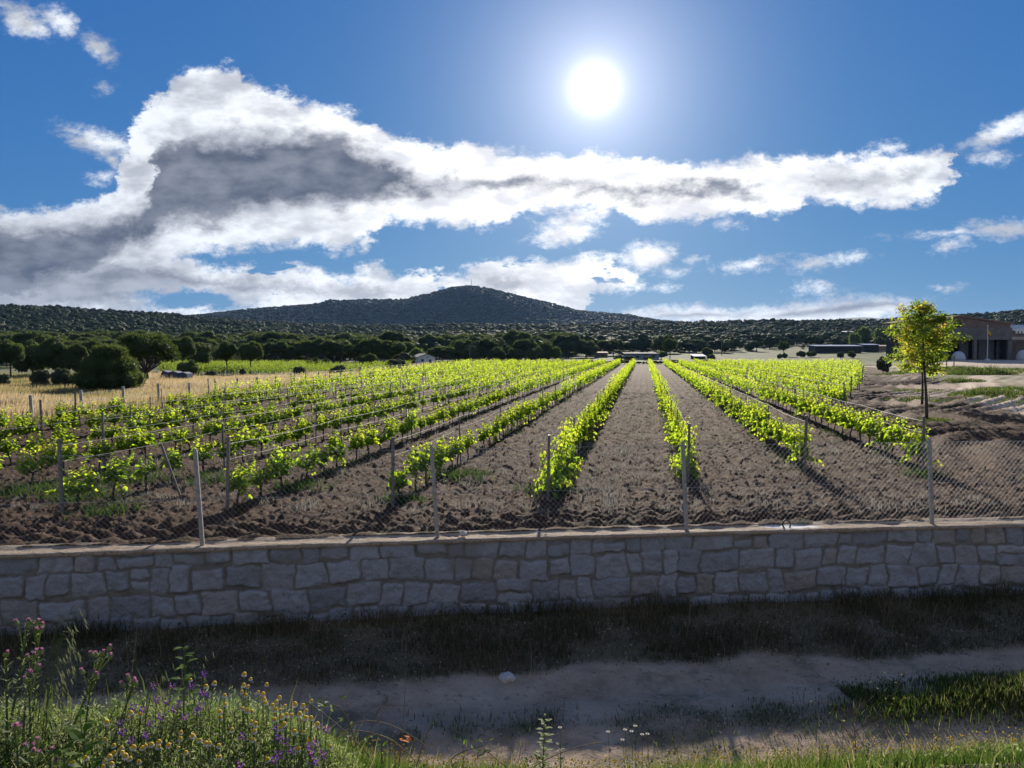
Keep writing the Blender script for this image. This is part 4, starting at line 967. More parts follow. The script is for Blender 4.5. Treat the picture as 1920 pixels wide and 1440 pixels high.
# young bushy pine, conical, dense to the ground, candles pointing up
lb = [(0, 0, .42, .37, .37, .40), (0, 0, .25, .46, .46, .25), (-.04, 0, .68, .24, .24, .27)] + [(.40 * math.cos(a) * w_, .40 * math.sin(a) * w_, z_, .16, .16, .20) for a in np.arange(0, 6.28, .7) for w_, z_ in ((1, .22), (.72, .50), (.34, .74))]
kind('bushy_pine', 'pine tree', M_PINE, [(crown_me('crown', lb, 11000, .10, .016, 101, M_PINE, upb=1.1, out_w=.8, inner=.74), limbs_me(.3, [], .03, 40))])
# open old pine with visible limbs
lb = [(.0, .0, .82, .36, .36, .20), (.28, 0, .72, .24, .24, .17), (-.28, .1, .72, .24, .24, .17), (.38, -.1, .55, .17, .17, .14), (-.36, -.1, .56, .18, .18, .14), (0, .3, .7, .24, .24, .18), (.1, -.3, .68, .24, .24, .16), (.44, .1, .42, .10, .10, .09), (-.15, -.2, .9, .2, .2, .12), (.2, .1, .92, .2, .2, .11)]
kind('open_pine', 'pine tree', M_PINE, [(crown_me('crown', lb, 5200, .060, .022, 111, M_PINE, upb=.4, inner=.6), limbs_me(.22, [(l[0], l[1], l[2] - .03) for l in lb] + [(.3, -.2, .5), (-.3, .15, .48), (.42, 0, .38)], .040, 41))])
# umbrella pine, wide and flat
lb = lumps(16, .5, .24, .50, 121, -.25, .30); kind('umbrella_pine', 'pine tree', M_PINE, [(crown_me('crown', lb, 4200, .055, .026, 122, M_PINE), limbs_me(.28, tips_of(lb, 9), .026, 42))])
nt = 0
def tree(kd, x, y, width, label, height=None, z=None, group=None, flat=1.0, v=None, name=None):
    """width = crown width; vertical scale follows unless a height is given (unit trees are about 1 high)"""
    global nt; cat, mat, vs = KIND[kd]; nt += 1; cr, tk = vs[(nt * 7 + 3) % len(vs)] if v is None else vs[v]
    sz = height if height else width * flat
    rt = empty(name or kd, (x, y, float(Zg(x, y)) if z is None else z), (nt * 1.7) % 6.28); rt.scale = (width, width, sz)
    tag(rt, label, cat, group)
    for nm, me_ in (('trunk', tk), ('crown', cr)): o_ = bpy.data.objects.new(nm, me_); COL.objects.link(o_); o_.parent = rt
    return rt
def px_tree(kd, px, pbase, ptop, pw, d, label, **k):       # placed from what the photograph shows of it
    p_ = at(px, pbase, d); z = float(Zg(p_.x, p_.y)); top = at(px, ptop, d).z; return tree(kd, p_.x, d, pw / F * d, label, height=(top - z) / (1.0 if kd in ('bushy_pine',) else 1.02), **k)
px_tree('bushy_pine', 206, 733, 643, 112, 56, 'big bushy dark pine, dense to the ground, in the dry grass on the left')
px_tree('open_pine', 274, 716, 626, 108, 70, 'old pine with bare visible limbs right behind the big bushy pine', v=0)
px_tree('olive_shrub', 76, 722, 680, 36, 60, 'grey green shrub left of the big bushy pine, left one of two')
px_tree('olive_shrub', 116, 724, 682, 36, 59, 'grey green shrub next to the big bushy pine, right one of two')
px_tree('olive_shrub', 6, 724, 694, 26, 60, 'small grey green shrub cut by the left picture edge')
px_tree('olive_shrub', 140, 722, 700, 24, 61, 'low shrub between the grey green pair and the big bushy pine')
px_tree('stone_pine', 20, 716, 640, 50, 78, 'stone pine on twin trunks at the far left edge')
px_tree('holm_oak', 62, 705, 628, 70, 88, 'broad dark pine mass, second from the left edge')
px_tree('holm_oak', 108, 706, 626, 76, 86, 'tallest dark broad tree behind the grey green shrubs')
px_tree('holm_oak', 145, 708, 636, 40, 84, 'dark narrow tree directly left behind the big bushy pine')
px_tree('stone_pine', 178, 700, 640, 50, 92, 'dark round pine peeping over the left shoulder of the big bushy pine')
px_tree('stone_pine', 343, 700, 633, 48, 96, 'round stone pine right of the open limbed pine')
px_tree('holm_oak', 377, 690, 637, 40, 112, 'round dark tree between the two right hand pine groups on the left slope')
px_tree('holm_oak', 352, 705, 670, 38, 82, 'small dark bush tree under the round stone pine')
px_tree('stone_pine', 425, 700, 642, 45, 96, 'lone round stone pine on a thin trunk, left of a similar pair')
px_tree('stone_pine', 470, 702, 642, 44, 94, 'lone round stone pine on a thin trunk, right of a similar pair')
px_tree('olive_shrub', 562, 706, 682, 26, 84, 'small round bush at the edge of the bright vineyard strip, left one')
px_tree('olive_shrub', 634, 707, 675, 30, 83, 'small dark bush at the edge of the bright vineyard strip, right one')
px_tree('olive_shrub', 455, 704, 688, 13, 84, 'tiny bush below the right one of the lone round pines')
px_tree('olive_shrub', 395, 706, 692, 24, 83, 'low spreading bush below the left one of the lone round pines')
px_tree('olive_shrub', 580, 690, 669, 12, 120, 'little round bush left of two others above the bright vineyard')
px_tree('holm_oak', 592, 690, 667, 14, 120, 'little dark bush above the right end of the bright vineyard')
px_tree('olive_shrub', 612, 692, 668, 18, 117, 'grey bush behind the right small dark bush')
for i, (x, yt, w_) in enumerate([(492, 646, 46), (520, 640, 50), (548, 648, 40), (575, 640, 46), (606, 636, 50), (640, 640, 46), (668, 644, 50), (700, 634, 54), (735, 640, 52)]):
    px_tree('stone_pine', x, 676 + (x > 650) * 8, yt, w_, 150 - (x > 650) * 12, 'dark round pine, %s from the left in the shadowy row above the bright vineyard' % ordw(i + 1), group='pines in a shadowy row')
px_tree('holm_oak', 690, 690, 660, 40, 128, 'dark low tree left of the brick shed')
px_tree('olive_shrub', 760, 688, 656, 42, 139, 'pale bluish green tree directly left of the white house')
px_tree('olive_shrub', 742, 694, 668, 42, 112, 'dark purplish bush in front of the pale tree by the white house')
px_tree('green_tree', 783, 672, 655, 30, 158, 'small light green tree behind the roof of the white house')
px_tree('umbrella_pine', 829, 680, 638, 58, 165, 'wide umbrella pine standing right behind the white house', v=0)
for i, (x, yt, w_) in enumerate([(869, 637, 40), (896, 636, 38), (915, 636, 40), (949, 640, 36), (985, 634, 46), (1021, 638, 32)]):
    px_tree('holm_oak' if i % 2 else 'stone_pine', x, 679, yt, w_, 172 + i, 'big round dark pine, %s from the left in the row of six behind the vineyard' % ordw(i + 1), group='row of six big round pines')
for i, (x, yt, w_) in enumerate([(882, 644, 34), (932, 648, 36), (965, 650, 34), (1003, 646, 34)]):
    px_tree('holm_oak', x, 680, yt, w_, 168 + i, 'dark tree filling the %s gap of the row of six round pines' % ordw(i + 1))
px_tree('green_tree', 1042, 676, 653, 22, 178, 'small green bushy tree right of the row of six round pines')
px_tree('olive_shrub', 850, 690, 672, 16, 133, 'small blue green bush in front of the umbrella pine')
px_tree('olive_shrub', 863, 684, 670, 18, 150, 'small green bush right below the umbrella pine')
px_tree('stone_pine', 1256, 672, 635, 27, 200, 'lone round pine on a trunk right of the long low building')
px_tree('green_tree', 1240, 674, 660, 26, 198, 'yellow green bush at the right end of the long low building')
px_tree('olive_shrub', 1160, 674, 664, 22, 190, 'pale green bush at the left end of the long low building')
px_tree('olive_shrub', 1180, 675, 664, 20, 188, 'bluish bush in front of the long low building, left one')
px_tree('olive_shrub', 1215, 675, 666, 20, 188, 'bluish bush in front of the long low building, right one')
px_tree('olive_shrub', 1334, 674, 662, 16, 197, 'dark scrub at the right side of the small shelter')
px_tree('holm_oak', 1326, 668, 650, 22, 215, 'dark bush behind the small shelter')
px_tree('stone_pine', 1469, 668, 640, 21, 225, 'solitary dark pine in the middle of the right meadow')
px_tree('holm_oak', 1462, 672, 661, 10, 200, 'tiny round bush below the solitary meadow pine, left one'); px_tree('holm_oak', 1471, 672, 660, 11, 200, 'tiny round bush below the solitary meadow pine, right one')
px_tree('holm_oak', 1502, 669, 656, 17, 215, 'round dark bush in the meadow left of the black shed, left one'); px_tree('holm_oak', 1521, 668, 656, 19, 218, 'round dark bush in the meadow touching the black shed, right one')
px_tree('holm_oak', 1576, 669, 658, 13, 205, 'small round bush in front of the long black shed, left one'); px_tree('holm_oak', 1597, 669, 656, 15, 206, 'small round bush in front of the long black shed, right one')
for i, (x, yb, yt, w_, d_, kd) in enumerate([(1602, 650, 627, 24, 300, 'green_tree'), (1620, 640, 617, 26, 330, 'green_tree'), (1650, 638, 618, 24, 340, 'green_tree'), (1650, 644, 627, 20, 310, 'holm_oak'), (1598, 655, 640, 20, 285, 'holm_oak')]):
    px_tree(kd, x, yb, yt, w_, d_, ['light green round tree above the long black shed, lowest one', 'light green tree above the black sheds, in the middle', 'light green tree above the pale brick shed', 'dark round tree in front of the light green tree above the brick shed', 'dark tree just behind the end of the long black shed'][i])
# the small grey tree by the tilled soil
px_tree('olive_shrub', 1657, 690, 661, 26, 95, 'small grey green tree at the right end of the vineyard beside the tilled soil')

# ------------------------------------------------------------ the sunlit maple-like tree and its twin
M_MAPLE = leaf_mat('yellow_green_leaves', [(0, (.05, .085, .02)), (.7, (.10, .14, .03)), (1, (.20, .14, .04))], [(0, (.22, .36, .04)), (.6, (.48, .60, .06)), (.9, (.72, .66, .08)), (1, (.75, .45, .08))], .68, .5)
def maple(name, x, y, h, w_, h0, seed, n, label, lean):
    r = random.Random(seed); z = float(Zg(x, y)); rt = empty(name, (x, y, z)); tag(rt, label, 'tree', 'leafy young trees by the tilled soil')
    mb = MB(); tp = lambda t_: Vector((lean * t_ * h, 0, t_ * h)); mb.tube([tp(t_) + Vector((.02 * math.sin(t_ * 9), .02 * math.cos(t_ * 7), 0)) for t_ in np.linspace(-.03, .97, 12)], [.075 - .066 * t_ for t_ in np.linspace(0, 1, 12)], 8)
    lf = MB(); br = MB(); cl = []
    for i in range(34):
        t_ = h0 + (.97 - h0) * (i / 33) ** .9; a = i * 2.4 + r.uniform(-.4, .4); b_ = tp(t_)
        tq = (t_ - h0) / (1 - h0); prof = interp(tq, [(0, .62), (.12, .92), (.3, 1.0), (.6, .98), (.8, .72), (.92, .50), (1, .22)])
        ln = w_ * .5 * prof * r.uniform(.75, 1.1); rise = r.uniform(.05, .4) * ln
        e = b_ + Vector((math.cos(a) * ln, math.sin(a) * ln, rise)); m_ = b_.lerp(e, .5) + Vector((0, 0, .08 * ln)); br.tube([b_, m_, e], [.022, .014, .006], 5)
        for q in range(5):
            s_ = .3 + .7 * (q / 4); p_ = b_.lerp(e, s_) + Vector((r.uniform(-.12, .12), r.uniform(-.12, .12), r.uniform(-.05, .15))); cl.append((p_, .13 + .10 * r.random()))
            br.tube([b_.lerp(e, s_ * .9), p_ + Vector((0, 0, .12))], [.008, .004], 4, False)
    cl = [c_ for c_ in cl if r.random() > .22]; per = n // len(cl)
    for p_, rr_ in cl:
        bias = min(1, max(0, r.gauss(.5, .22)))
        for _ in range(per):
            d = Vector((r.gauss(0, 1), r.gauss(0, 1), r.gauss(0, .7))); q = p_ + d * rr_ * .62
            lf.leaf(q, (d.x, d.y, d.z - .5 + .3 * r.random()), (r.uniform(-.6, .6), r.uniform(-.6, .6), 1), r.uniform(.07, .125), r.uniform(.06, .105), rnd=min(1, max(0, bias + r.gauss(0, .14))), fold=.15, lobes=False)
    mb.build('trunk', M_TRUNK, rt, True); br.build('branches', M_TRUNK, rt); lf.build('crown', M_MAPLE, rt); return rt
pm = at(1738, 788, 32.6); maple('young_tree', pm.x, pm.y, 4.85, 2.75, .42, 3, 8000, 'slender young tree with a bright yellow green crown on the tilled soil, nearer trunk', -.075)
pm = at(1729, 760, 41.0); maple('young_tree', pm.x, pm.y, 4.2, 2.6, .42, 8, 4500, 'similar young tree standing directly behind the nearer yellow green one', -.02)

# ------------------------------------------------------------ the wooded slopes
def forest_points(n, dlo, dhi, minsep_f, dens):
    u_ = rng.uniform(-.74, .74, n); d = np.sqrt(rng.uniform(dlo ** 2, dhi ** 2, n)); x = u_ * d; keep = rng.random(n) < dens(x, d, 960 + F * u_); x, d = x[keep], d[keep]
    cell = {}; out = []
    for a, b_ in zip(x, d):
        ms = minsep_f(b_); kx, ky = int(a // 6), int(b_ // 6); ok = True
        for i in (-1, 0, 1):
            for j in (-1, 0, 1):
                for c_, e_ in cell.get((kx + i, ky + j), ()):
                    if (a - c_) ** 2 + (b_ - e_) ** 2 < ms * ms: ok = False; break
                if not ok: break
            if not ok: break
        if ok: cell.setdefault((kx, ky), []).append((a, b_)); out.append((a, b_))
    return np.array(out)
def dens1(x, d, px):
    nz = fbm(x / 45, d / 45, 3, 200)
    start = interp(px, [(-200, 118), (280, 120), (400, 150), (760, 165), (860, 185), (1050, 200), (1230, 235), (1290, 250), (1360, 255), (1500, 300), (1700, 330), (1800, 190), (2000, 190)])
    p = sstep(d, start, start + 25)
    base = interp(px, [(0, 1.0), (700, .9), (1050, .75), (1250, .62), (1700, .55), (1950, .6)])
    gaps = sstep(nz, -.55, .05) ; return p * base * (.40 + .6 * gaps) * np.where((px > 1250) & (nz > .34), .15, 1.0)
fp1 = forest_points(26000, 118, 660, lambda d: 4.0, dens1)
fr = np.random.default_rng(99)
hgt1 = fr.uniform(2.8, 5.8, len(fp1)) * (1 + .25 * (fp1[:, 1] < 260)) * np.where(fp1[:, 1] < 190, .8, 1); wid1 = hgt1 * fr.uniform(1.0, 1.6, len(fp1)); kd1 = fr.random(len(fp1))
near_order = np.argsort(-(wid1 / fp1[:, 1])); ntree0 = nt; K_IND = 300 - ntree0
zone = lambda px: 'far left' if px < 330 else 'left' if px < 700 else 'middle' if px < 1150 else 'right of the middle' if px < 1500 else 'far right'
sel = near_order[:max(0, K_IND)]
for i in sel:
    x, y = fp1[i]; px = 960 + F * x / y; kd = 'stone_pine' if kd1[i] < .55 else 'holm_oak' if kd1[i] < .9 else 'olive_shrub'
    lab = {'stone_pine': 'round headed dark pine', 'holm_oak': 'dense dark evergreen', 'olive_shrub': 'grey green scrub tree'}[kd]
    z_ = zone(px); tree(kd, x, y, wid1[i], '%s among many alike low on the wooded slope, %s' % (lab, z_), height=hgt1[i], group='%ss on the slope, %s' % (lab, z_))
# unit low-resolution trees for the mass
def low_tree(seed, nq, L, W, kd, nl=6):
    lb = lumps(nl, .5, .36 if kd == 0 else .45, .62 if kd == 0 else .48, 300 + seed, -.2, .50); V, Q, rn = tufts(lb, nq, L, W, 310 + seed, shell=(.92, 1.06))
    I, iq, ri = lobe_shells(lb, 7, 5, .97, seed); b0 = len(V); iq = iq + b0
    T = np.array([[.03, 0, 0], [-.02, .03, 0], [-.02, -.03, 0], [.02, 0, .45], [-.015, .02, .45], [-.015, -.02, .45]]); b1 = b0 + len(I); tq = np.array([[b1 + k, b1 + (k + 1) % 3, b1 + 3 + (k + 1) % 3, b1 + 3 + k] for k in range(3)])
    return np.concatenate([V, I, T]), np.concatenate([Q, iq, tq]), np.concatenate([rn, ri, np.zeros(6)])
def mass(name, pts, wd, hg, templ, mat, label, sink=.0):
    Vs, Qs, Rs = [], [], []; b0 = 0; tid = fr.integers(0, len(templ), len(pts)); zs = Zg(pts[:, 0], pts[:, 1])
    for k, (V, Q, rn) in enumerate(templ):
        s_ = np.where(tid == k)[0]
        if not len(s_): continue
        an = fr.uniform(0, 6.28, len(s_)); ca, sa = np.cos(an)[:, None], np.sin(an)[:, None]
        X = (V[None, :, 0] * ca - V[None, :, 1] * sa) * wd[s_, None] + pts[s_, 0, None]; Y = (V[None, :, 0] * sa + V[None, :, 1] * ca) * wd[s_, None] + pts[s_, 1, None]
        Z = V[None, :, 2] * hg[s_, None] + zs[s_, None] - sink
        Vs.append(np.stack([X, Y, Z], -1).reshape(-1, 3)); Qs.append((Q[None] + (np.arange(len(s_)) * len(V))[:, None, None] + b0).reshape(-1, 4)); b0 += len(s_) * len(V)
        Rs.append(np.clip(.5 + .5 * (rn[None] - .5) + fr.normal(0, .20, len(s_))[:, None], 0, 1).ravel())
    me = mesh_np(name, np.concatenate(Vs), [np.concatenate(Qs)], False, {'rnd': ('FLOAT', np.concatenate(Rs))})
    return tag(new_obj(name, me, mat), label, 'woodland', kind='stuff')
msk = np.ones(len(fp1), bool); msk[sel] = False; rest_ = np.where(msk)[0]
M_FOREST = pine_mat('woodland_leaves', (.022, .040, .016), (.060, .088, .030), (.05, .09, .018), (.16, .24, .04), .34, 0)
T_A = [low_tree(s, 90, .075, .05, s % 2, 4) for s in range(6)]
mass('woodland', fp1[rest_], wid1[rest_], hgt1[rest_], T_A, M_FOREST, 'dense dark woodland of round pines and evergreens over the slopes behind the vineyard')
def dens2(x, d, px):
    em = e_mtn(x / d); return np.where(((d < DM0 - 40) & (px > 300) & (px < 1280)), .5, 1.0) * np.where((em < e_foot(x / d) - .012) & (d > 760), 0, 1.0)
fp2 = forest_points(40000, 640, 1535, lambda d: 4.3, dens2)
fp2 = fp2[(fp2[:, 1] > DM0 - 80) | (fp2[:, 1] < 760)]
h2 = fr.uniform(3.6, 6.5, len(fp2)); w2 = h2 * fr.uniform(1.0, 1.6, len(fp2))
T_B = [low_tree(10 + s, 14, .16, .11, s % 2, 3) for s in range(5)]
mass('mountain_woodland', fp2, w2, h2, T_B, pine_mat('far_woodland_leaves', (.012, .022, .012), (.036, .050, .022), (.02, .035, .012), (.05, .07, .02), .25, 0), 'distant pine woodland covering the mountain and far ridge', .4)
# low scrub between the trees
fp3 = forest_points(16000, 165, 640, lambda d: 1.9, lambda x, d, px: dens1(x, d, px) * .75)
h3 = fr.uniform(.7, 1.7, len(fp3)); mass('scrub', fp3, h3 * fr.uniform(1.2, 2.2, len(fp3)), h3, [low_tree(20 + s, 60, .24, .13, 1) for s in range(4)], M_OAK, 'low dull green scrub between the trees of the slopes')
# hedge line at the far end of the vines
hp = [(x, 153.5 + rng.uniform(-1.2, 1.2) + abs(x) * .01) for x in np.arange(-24, 44, .75)]; hp = np.array(hp); hh = fr.uniform(.5, 1.0, len(hp))
mass('hedge', hp, hh * 1.7, hh, [low_tree(30 + s, 70, .22, .12, 1) for s in range(3)], M_OAK, 'thin dark line of weeds along the far end of the vineyard')
# ------------------------------------------------------------ grasses and weeds (uncountable growth)
def blades(name, P, H, W, mat, label, cat, lean=.35, seg=3, windx=0.0, rnd=None):
    """tapering bent blades; P (n,3) roots"""
    n = len(P); a = rng.uniform(0, 6.283, n); ln = rng.uniform(0, lean, n) * H; dx, dy = np.cos(a) * ln + windx * H, np.sin(a) * ln
    f = rng.uniform(0, 6.283, n); sx_, sy_ = np.cos(f) * W / 2, np.sin(f) * W / 2; rows = []
    for k in range(seg + 1):
        t_ = k / seg; w_ = (1 - t_ ** 1.6) if k < seg else 0.0; cx, cy, cz = P[:, 0] + dx * t_ * t_, P[:, 1] + dy * t_ * t_, P[:, 2] + H * t_ * (1 - .12 * t_)
        if k < seg: rows += [np.stack([cx - sx_ * w_, cy - sy_ * w_, cz], -1), np.stack([cx + sx_ * w_, cy + sy_ * w_, cz], -1)]
        else: rows += [np.stack([cx, cy, cz], -1)]
    V = np.stack(rows, 1); m_ = V.shape[1]; b = np.arange(n) * m_
    Q = np.concatenate([np.stack([b + 2 * k, b + 2 * k + 1, b + 2 * k + 3, b + 2 * k + 2], -1) for k in range(seg - 1)]); T = np.stack([b + 2 * seg - 2, b + 2 * seg - 1, b + 2 * seg], -1)
    rn = rng.random(n) if rnd is None else rnd
    me = mesh_np(name, V.reshape(-1, 3), [Q, T], False, {'rnd': ('FLOAT', np.repeat(rn, m_))}); return tag(new_obj(name, me, mat), label, cat, kind='stuff')
M_STRAW = leaf_mat('straw', [(0, (.10, .11, .04)), (.25, (.26, .21, .10)), (.6, (.40, .32, .18)), (1, (.52, .42, .28))], [(0, (.16, .20, .05)), (.25, (.45, .36, .16)), (1, (.72, .56, .36))], .5, .6)
M_GRASS = leaf_mat('green_grass', [(0, (.026, .045, .014)), (.55, (.05, .075, .022)), (.8, (.11, .115, .045)), (1, (.26, .22, .12))], [(0, (.035, .08, .012)), (.55, (.09, .16, .022)), (.8, (.22, .26, .06)), (1, (.42, .36, .18))], .42, .6)
M_DRYW = leaf_mat('dry_stalks', [(0, (.12, .09, .06)), (.5, (.24, .19, .13)), (1, (.42, .36, .27))], [(0, (.12, .09, .05)), (1, (.40, .32, .22))], .3, .7)
M_DARKW = leaf_mat('dull_weeds', [(0, (.065, .075, .038)), (.45, (.12, .11, .06)), (.7, (.22, .155, .10)), (1, (.42, .31, .21))], [(0, (.06, .09, .02)), (1, (.28, .22, .12))], .4, .7)
M_GREYW = leaf_mat('silvery_weeds', [(0, (.16, .15, .13)), (1, (.34, .32, .29))], [(0, (.20, .19, .16)), (1, (.40, .38, .34))], .4, .8)
# the dry grass field on the left
n = 190000; y = np.sqrt(rng.uniform(24 ** 2, 138 ** 2, n)); y = np.where(rng.random(n) < .45, rng.uniform(24, 80, n), y); x = -rng.uniform(.08, .74, n) * y; k = (x < FENCE_L(y) + 1.4) & ((y < 80) | ((x > FENCE_L(y) - 9) & (y < 138)) | ((x < -.42 * y) & (y < 92))); x, y = x[k], y[k]
nz = fbm(x / 6, y / 6, 3, 400); gl_ = sstep(x - FENCE_L(y), -1.2, .9); tall = .34 + .42 * sstep(nz, -.5, .3); px_ = 960 + F * x / y
lush = sstep(y, 44, 50) * (1 - sstep(px_, 170, 260))
Hh = np.where(rng.random(len(x)) < gl_, rng.uniform(.12, .30, len(x)), tall * rng.uniform(.65, 1.15, len(x))) * (1 - .35 * lush)
rn = np.clip(.62 + .25 * nz + rng.normal(0, .16, len(x)) - .55 * gl_ - .42 * lush, 0, 1)
blades('dry_grass', np.stack([x, y, Zg(x, y)], -1), Hh, .012 + y * .00045, M_STRAW, 'tall straw coloured dry grass beyond the boundary fence on the left', 'grass', .35, 2, .12, rn)
# green weeds and grass patches by the barn track, round the young tree and under the vines
cl = []
for (px, py, d, r_, nn, hh) in [(1838, 710, 72, 2.2, 3500, 1.05), (1815, 704, 78, 1.8, 1600, .7), (1806, 718, 62, 1.2, 900, .6), (1868, 748, 46, 1.9, 2600, .65), (1838, 742, 48, 1.3, 1500, .5), (1885, 735, 50, 1.5, 1500, .5), (1905, 706, 76, 3.6, 2200, .4), (1716, 742, 45, 1.4, 900, .35), (1718, 728, 54, 1.8, 900, .35), (1742, 792, 32.4, .75, 900, .25), (1900, 775, 41, 2.2, 700, .2), (1880, 765, 43, 2.4, 900, .2), (1705, 700, 88, 3, 1500, .6), (1770, 700, 82, 3, 1300, .6)]:
    p_ = at(px, py, d); a = rng.uniform(0, 6.28, nn); r = r_ * np.sqrt(rng.random(nn)); x = p_.x + r * np.cos(a) * 1.3; y = p_.y + r * np.sin(a) * 1.6; h_ = hh * (1 - .85 * (r / r_) ** 2) * rng.uniform(.4, 1.1, nn) * (.75 + .6 * fbm(x / .7, y / 1.5, 2, 450)); cl.append(np.stack([x, y, Zg(x, y) + 0, h_], -1))
A_ = np.concatenate(cl); blades('weeds', A_[:, :3], A_[:, 3], .02 + A_[:, 1] * .0006, M_GRASS, 'patches of green weeds beside the dirt track and under the young trees', 'weeds', .6, 2, 0, np.clip(rng.normal(.55, .25, len(A_)), 0, 1))
cl = []
for v_ in allv:                                                         # small weeds at the vine feet
    if v_[1] < 60 and inview(row_x(v_[0], v_[1]), v_[1]) and hash2(np.array(int(v_[1] * 31)), np.array(v_[0] + 50), 3) < (.7 if v_[0] in (0, 1, 2) else .45):
        nn = int(34 * (1.6 if (v_[0] in (0, 1) and v_[1] < 24) else 1)); x0 = row_x(v_[0], v_[1]); x = x0 + rng.normal(0, .16, nn); y = v_[1] + rng.normal(0, .30, nn); cl.append(np.stack([x, y, Zg(x, y), rng.uniform(.05, .20, nn) * (1.8 if v_[0] in (0, 1) and v_[1] < 20 else 1)], -1))
for (px, py, d, r_, nn) in [(870, 895, 18, .55, 420), (240, 890, 17.5, .7, 600), (150, 920, 15.5, .6, 500), (755, 950, 15.0, .35, 300), (1030, 925, 16, .4, 500), (60, 925, 16, .7, 500), (560, 930, 16.5, .5, 260), (210, 965, 14.0, .4, 200), (1740, 890, 18, .35, 220), (395, 915, 17.5, .7, 350)]:
    p_ = at(px, py, d); x = p_.x + rng.normal(0, r_ * .6, nn); y = p_.y + rng.normal(0, r_ * .6, nn); cl.append(np.stack([x, y, Zg(x, y), rng.uniform(.08, .28, nn)], -1))
A_ = np.concatenate(cl); blades('row_weeds', A_[:, :3], A_[:, 3], .010 + A_[:, 1] * .0006, M_GRASS, 'small green weeds growing at the feet of the vines', 'weeds', .9, 2, 0, np.clip(rng.normal(.25, .2, len(A_)), 0, 1))
cl = []
for i in range(800):                                                    # bleached dead weeds in the lanes
    y0 = 14 + 40 * rng.random() ** 1.3; lane = rng.choice([-4, -3, -2, -1, -1, 0, 0, 0, 1, 2]); x0 = row_x(lane, y0) + rng.normal(0, .9) + 1.4; nn = 36; s_ = rng.uniform(.08, .26)
    if y0 < float(yw(x0)) + .8: continue
    x = x0 + rng.normal(0, s_ * .7, nn); y = y0 + rng.normal(0, s_ * .7, nn); cl.append(np.stack([x, y, Zg(x, y), rng.uniform(.3, 1, nn) * s_], -1))
A_ = np.concatenate(cl); blades('dead_weeds', A_[:, :3], A_[:, 3], .006 + A_[:, 1] * .0004, M_GREYW, 'bleached grey dead weeds scattered over the tilled lanes', 'weeds', 1.3, 2)
n = 14000; y = 12.6 + 30 * rng.random(n) ** 1.4; x = rng.uniform(-.72, .72, n) * y; k = (y > yw(x) + .5) & (fbm(x / 1.6, y / 1.6, 3, 460) > -.05); x, y = x[k], y[k]
blades('straw_litter', np.stack([x, y, Zg(x, y) + soil_disp(x, y) + .004], -1), rng.uniform(.015, .05, len(x)), .006 + y * .0003, M_DRYW, 'bits of straw and dry root littering the tilled soil', 'straw', 4.5, 2, 0, np.clip(rng.normal(.6, .25, len(x)), 0, 1))
# clods of earth
n = 9000; y = 12.6 + 34 * rng.random(n) ** 1.6; x = rng.uniform(-.72, .72, n) * y; k = (y > yw(x) + .55) & (tilled_mask(x, y) > .5); x, y = x[k], y[k]; n = len(x)
ico = np.array([[0, 0, 1], [.94, 0, .33], [-.47, .82, .33], [-.47, -.82, .33], [.5, .6, -.5], [-.75, 0, -.5], [.45, -.65, -.5]]); tri = np.array([[0, 1, 2], [0, 2, 3], [0, 3, 1], [1, 4, 2], [2, 5, 3], [3, 6, 1], [4, 5, 2], [5, 6, 3], [6, 4, 1]])
s_ = (.012 + .050 * rng.random(n) ** 3)[:, None, None]; V = ico[None] * s_ * rng.uniform(.6, 1.3, (n, 7, 3)) + np.stack([x, y, Zg(x, y) + soil_disp(x, y)], -1)[:, None, :]; 
me = mesh_np('clods', V.reshape(-1, 3), [(tri[None] + (np.arange(n) * 7)[:, None, None]).reshape(-1, 3)], False)
tag(new_obj('clods', me, simple_mat('earth_clod', (.045, .032, .025), (.11, .08, .06), 9, .95)), 'clods of dark earth scattered over the tilled soil', 'clods', kind='stuff')
n = 16000; y = rng.uniform(6.6, 12, n); x = rng.uniform(-.72, .72, n) * y; s_ = (.004 + .020 * rng.random(n) ** 5)[:, None, None]; V = ico[None] * s_ * rng.uniform(.6, 1.3, (n, 7, 3)) + np.stack([x, y, Zl(x, y)], -1)[:, None, :]
tag(new_obj('gravel', mesh_np('gravel', V.reshape(-1, 3), [(tri[None] + (np.arange(n) * 7)[:, None, None]).reshape(-1, 3)], False), simple_mat('path_pebbles', (.22, .17, .13), (.50, .42, .34), 7, .9)), 'small pebbles strewn over the sandy path', 'gravel', kind='stuff')
# weeds at the foot of the wall, on the path and on the near bank
def scatter(n, xlo, xhi, ylo, yhi, dens):
    x = rng.uniform(xlo, xhi, n); y = rng.uniform(ylo, yhi, n); k = rng.random(n) < dens(x, y); return x[k], y[k]
x, y = scatter(90000, -13, 14, 8.5, 13.2, lambda x, y: weed_wall(x, y) * (yw(x) - y > .02))
wd = yw(x) - y; nz = fbm(x / .55, y / .45, 3, 410); n0 = fbm(x / 2.5, y / 2, 2, 409); k = rng.random(len(x)) < .35 + .65 * sstep(nz, -.5, .1); x, y, wd, nz, n0 = x[k], y[k], wd[k], nz[k], n0[k]
H = (.05 + .24 * sstep(nz, -.2, .5) + .08 * n0) * rng.uniform(.3, 1.3, len(x)) * (1 - .4 * sstep(wd, .8, 2.0)) + .04 + .13 * (wd < .45) * rng.random(len(x))
rn = np.clip(.35 + .35 * fbm(x / 1.5, y / 1.5, 2, 411) + rng.normal(0, .22, len(x)), 0, 1)
blades('wall_weeds', np.stack([x, y, Zl(x, y)], -1), H, .012, M_DARKW, 'dark tangled weeds and dry grass along the foot of the stone wall', 'weeds', .9, 3, 0, rn)
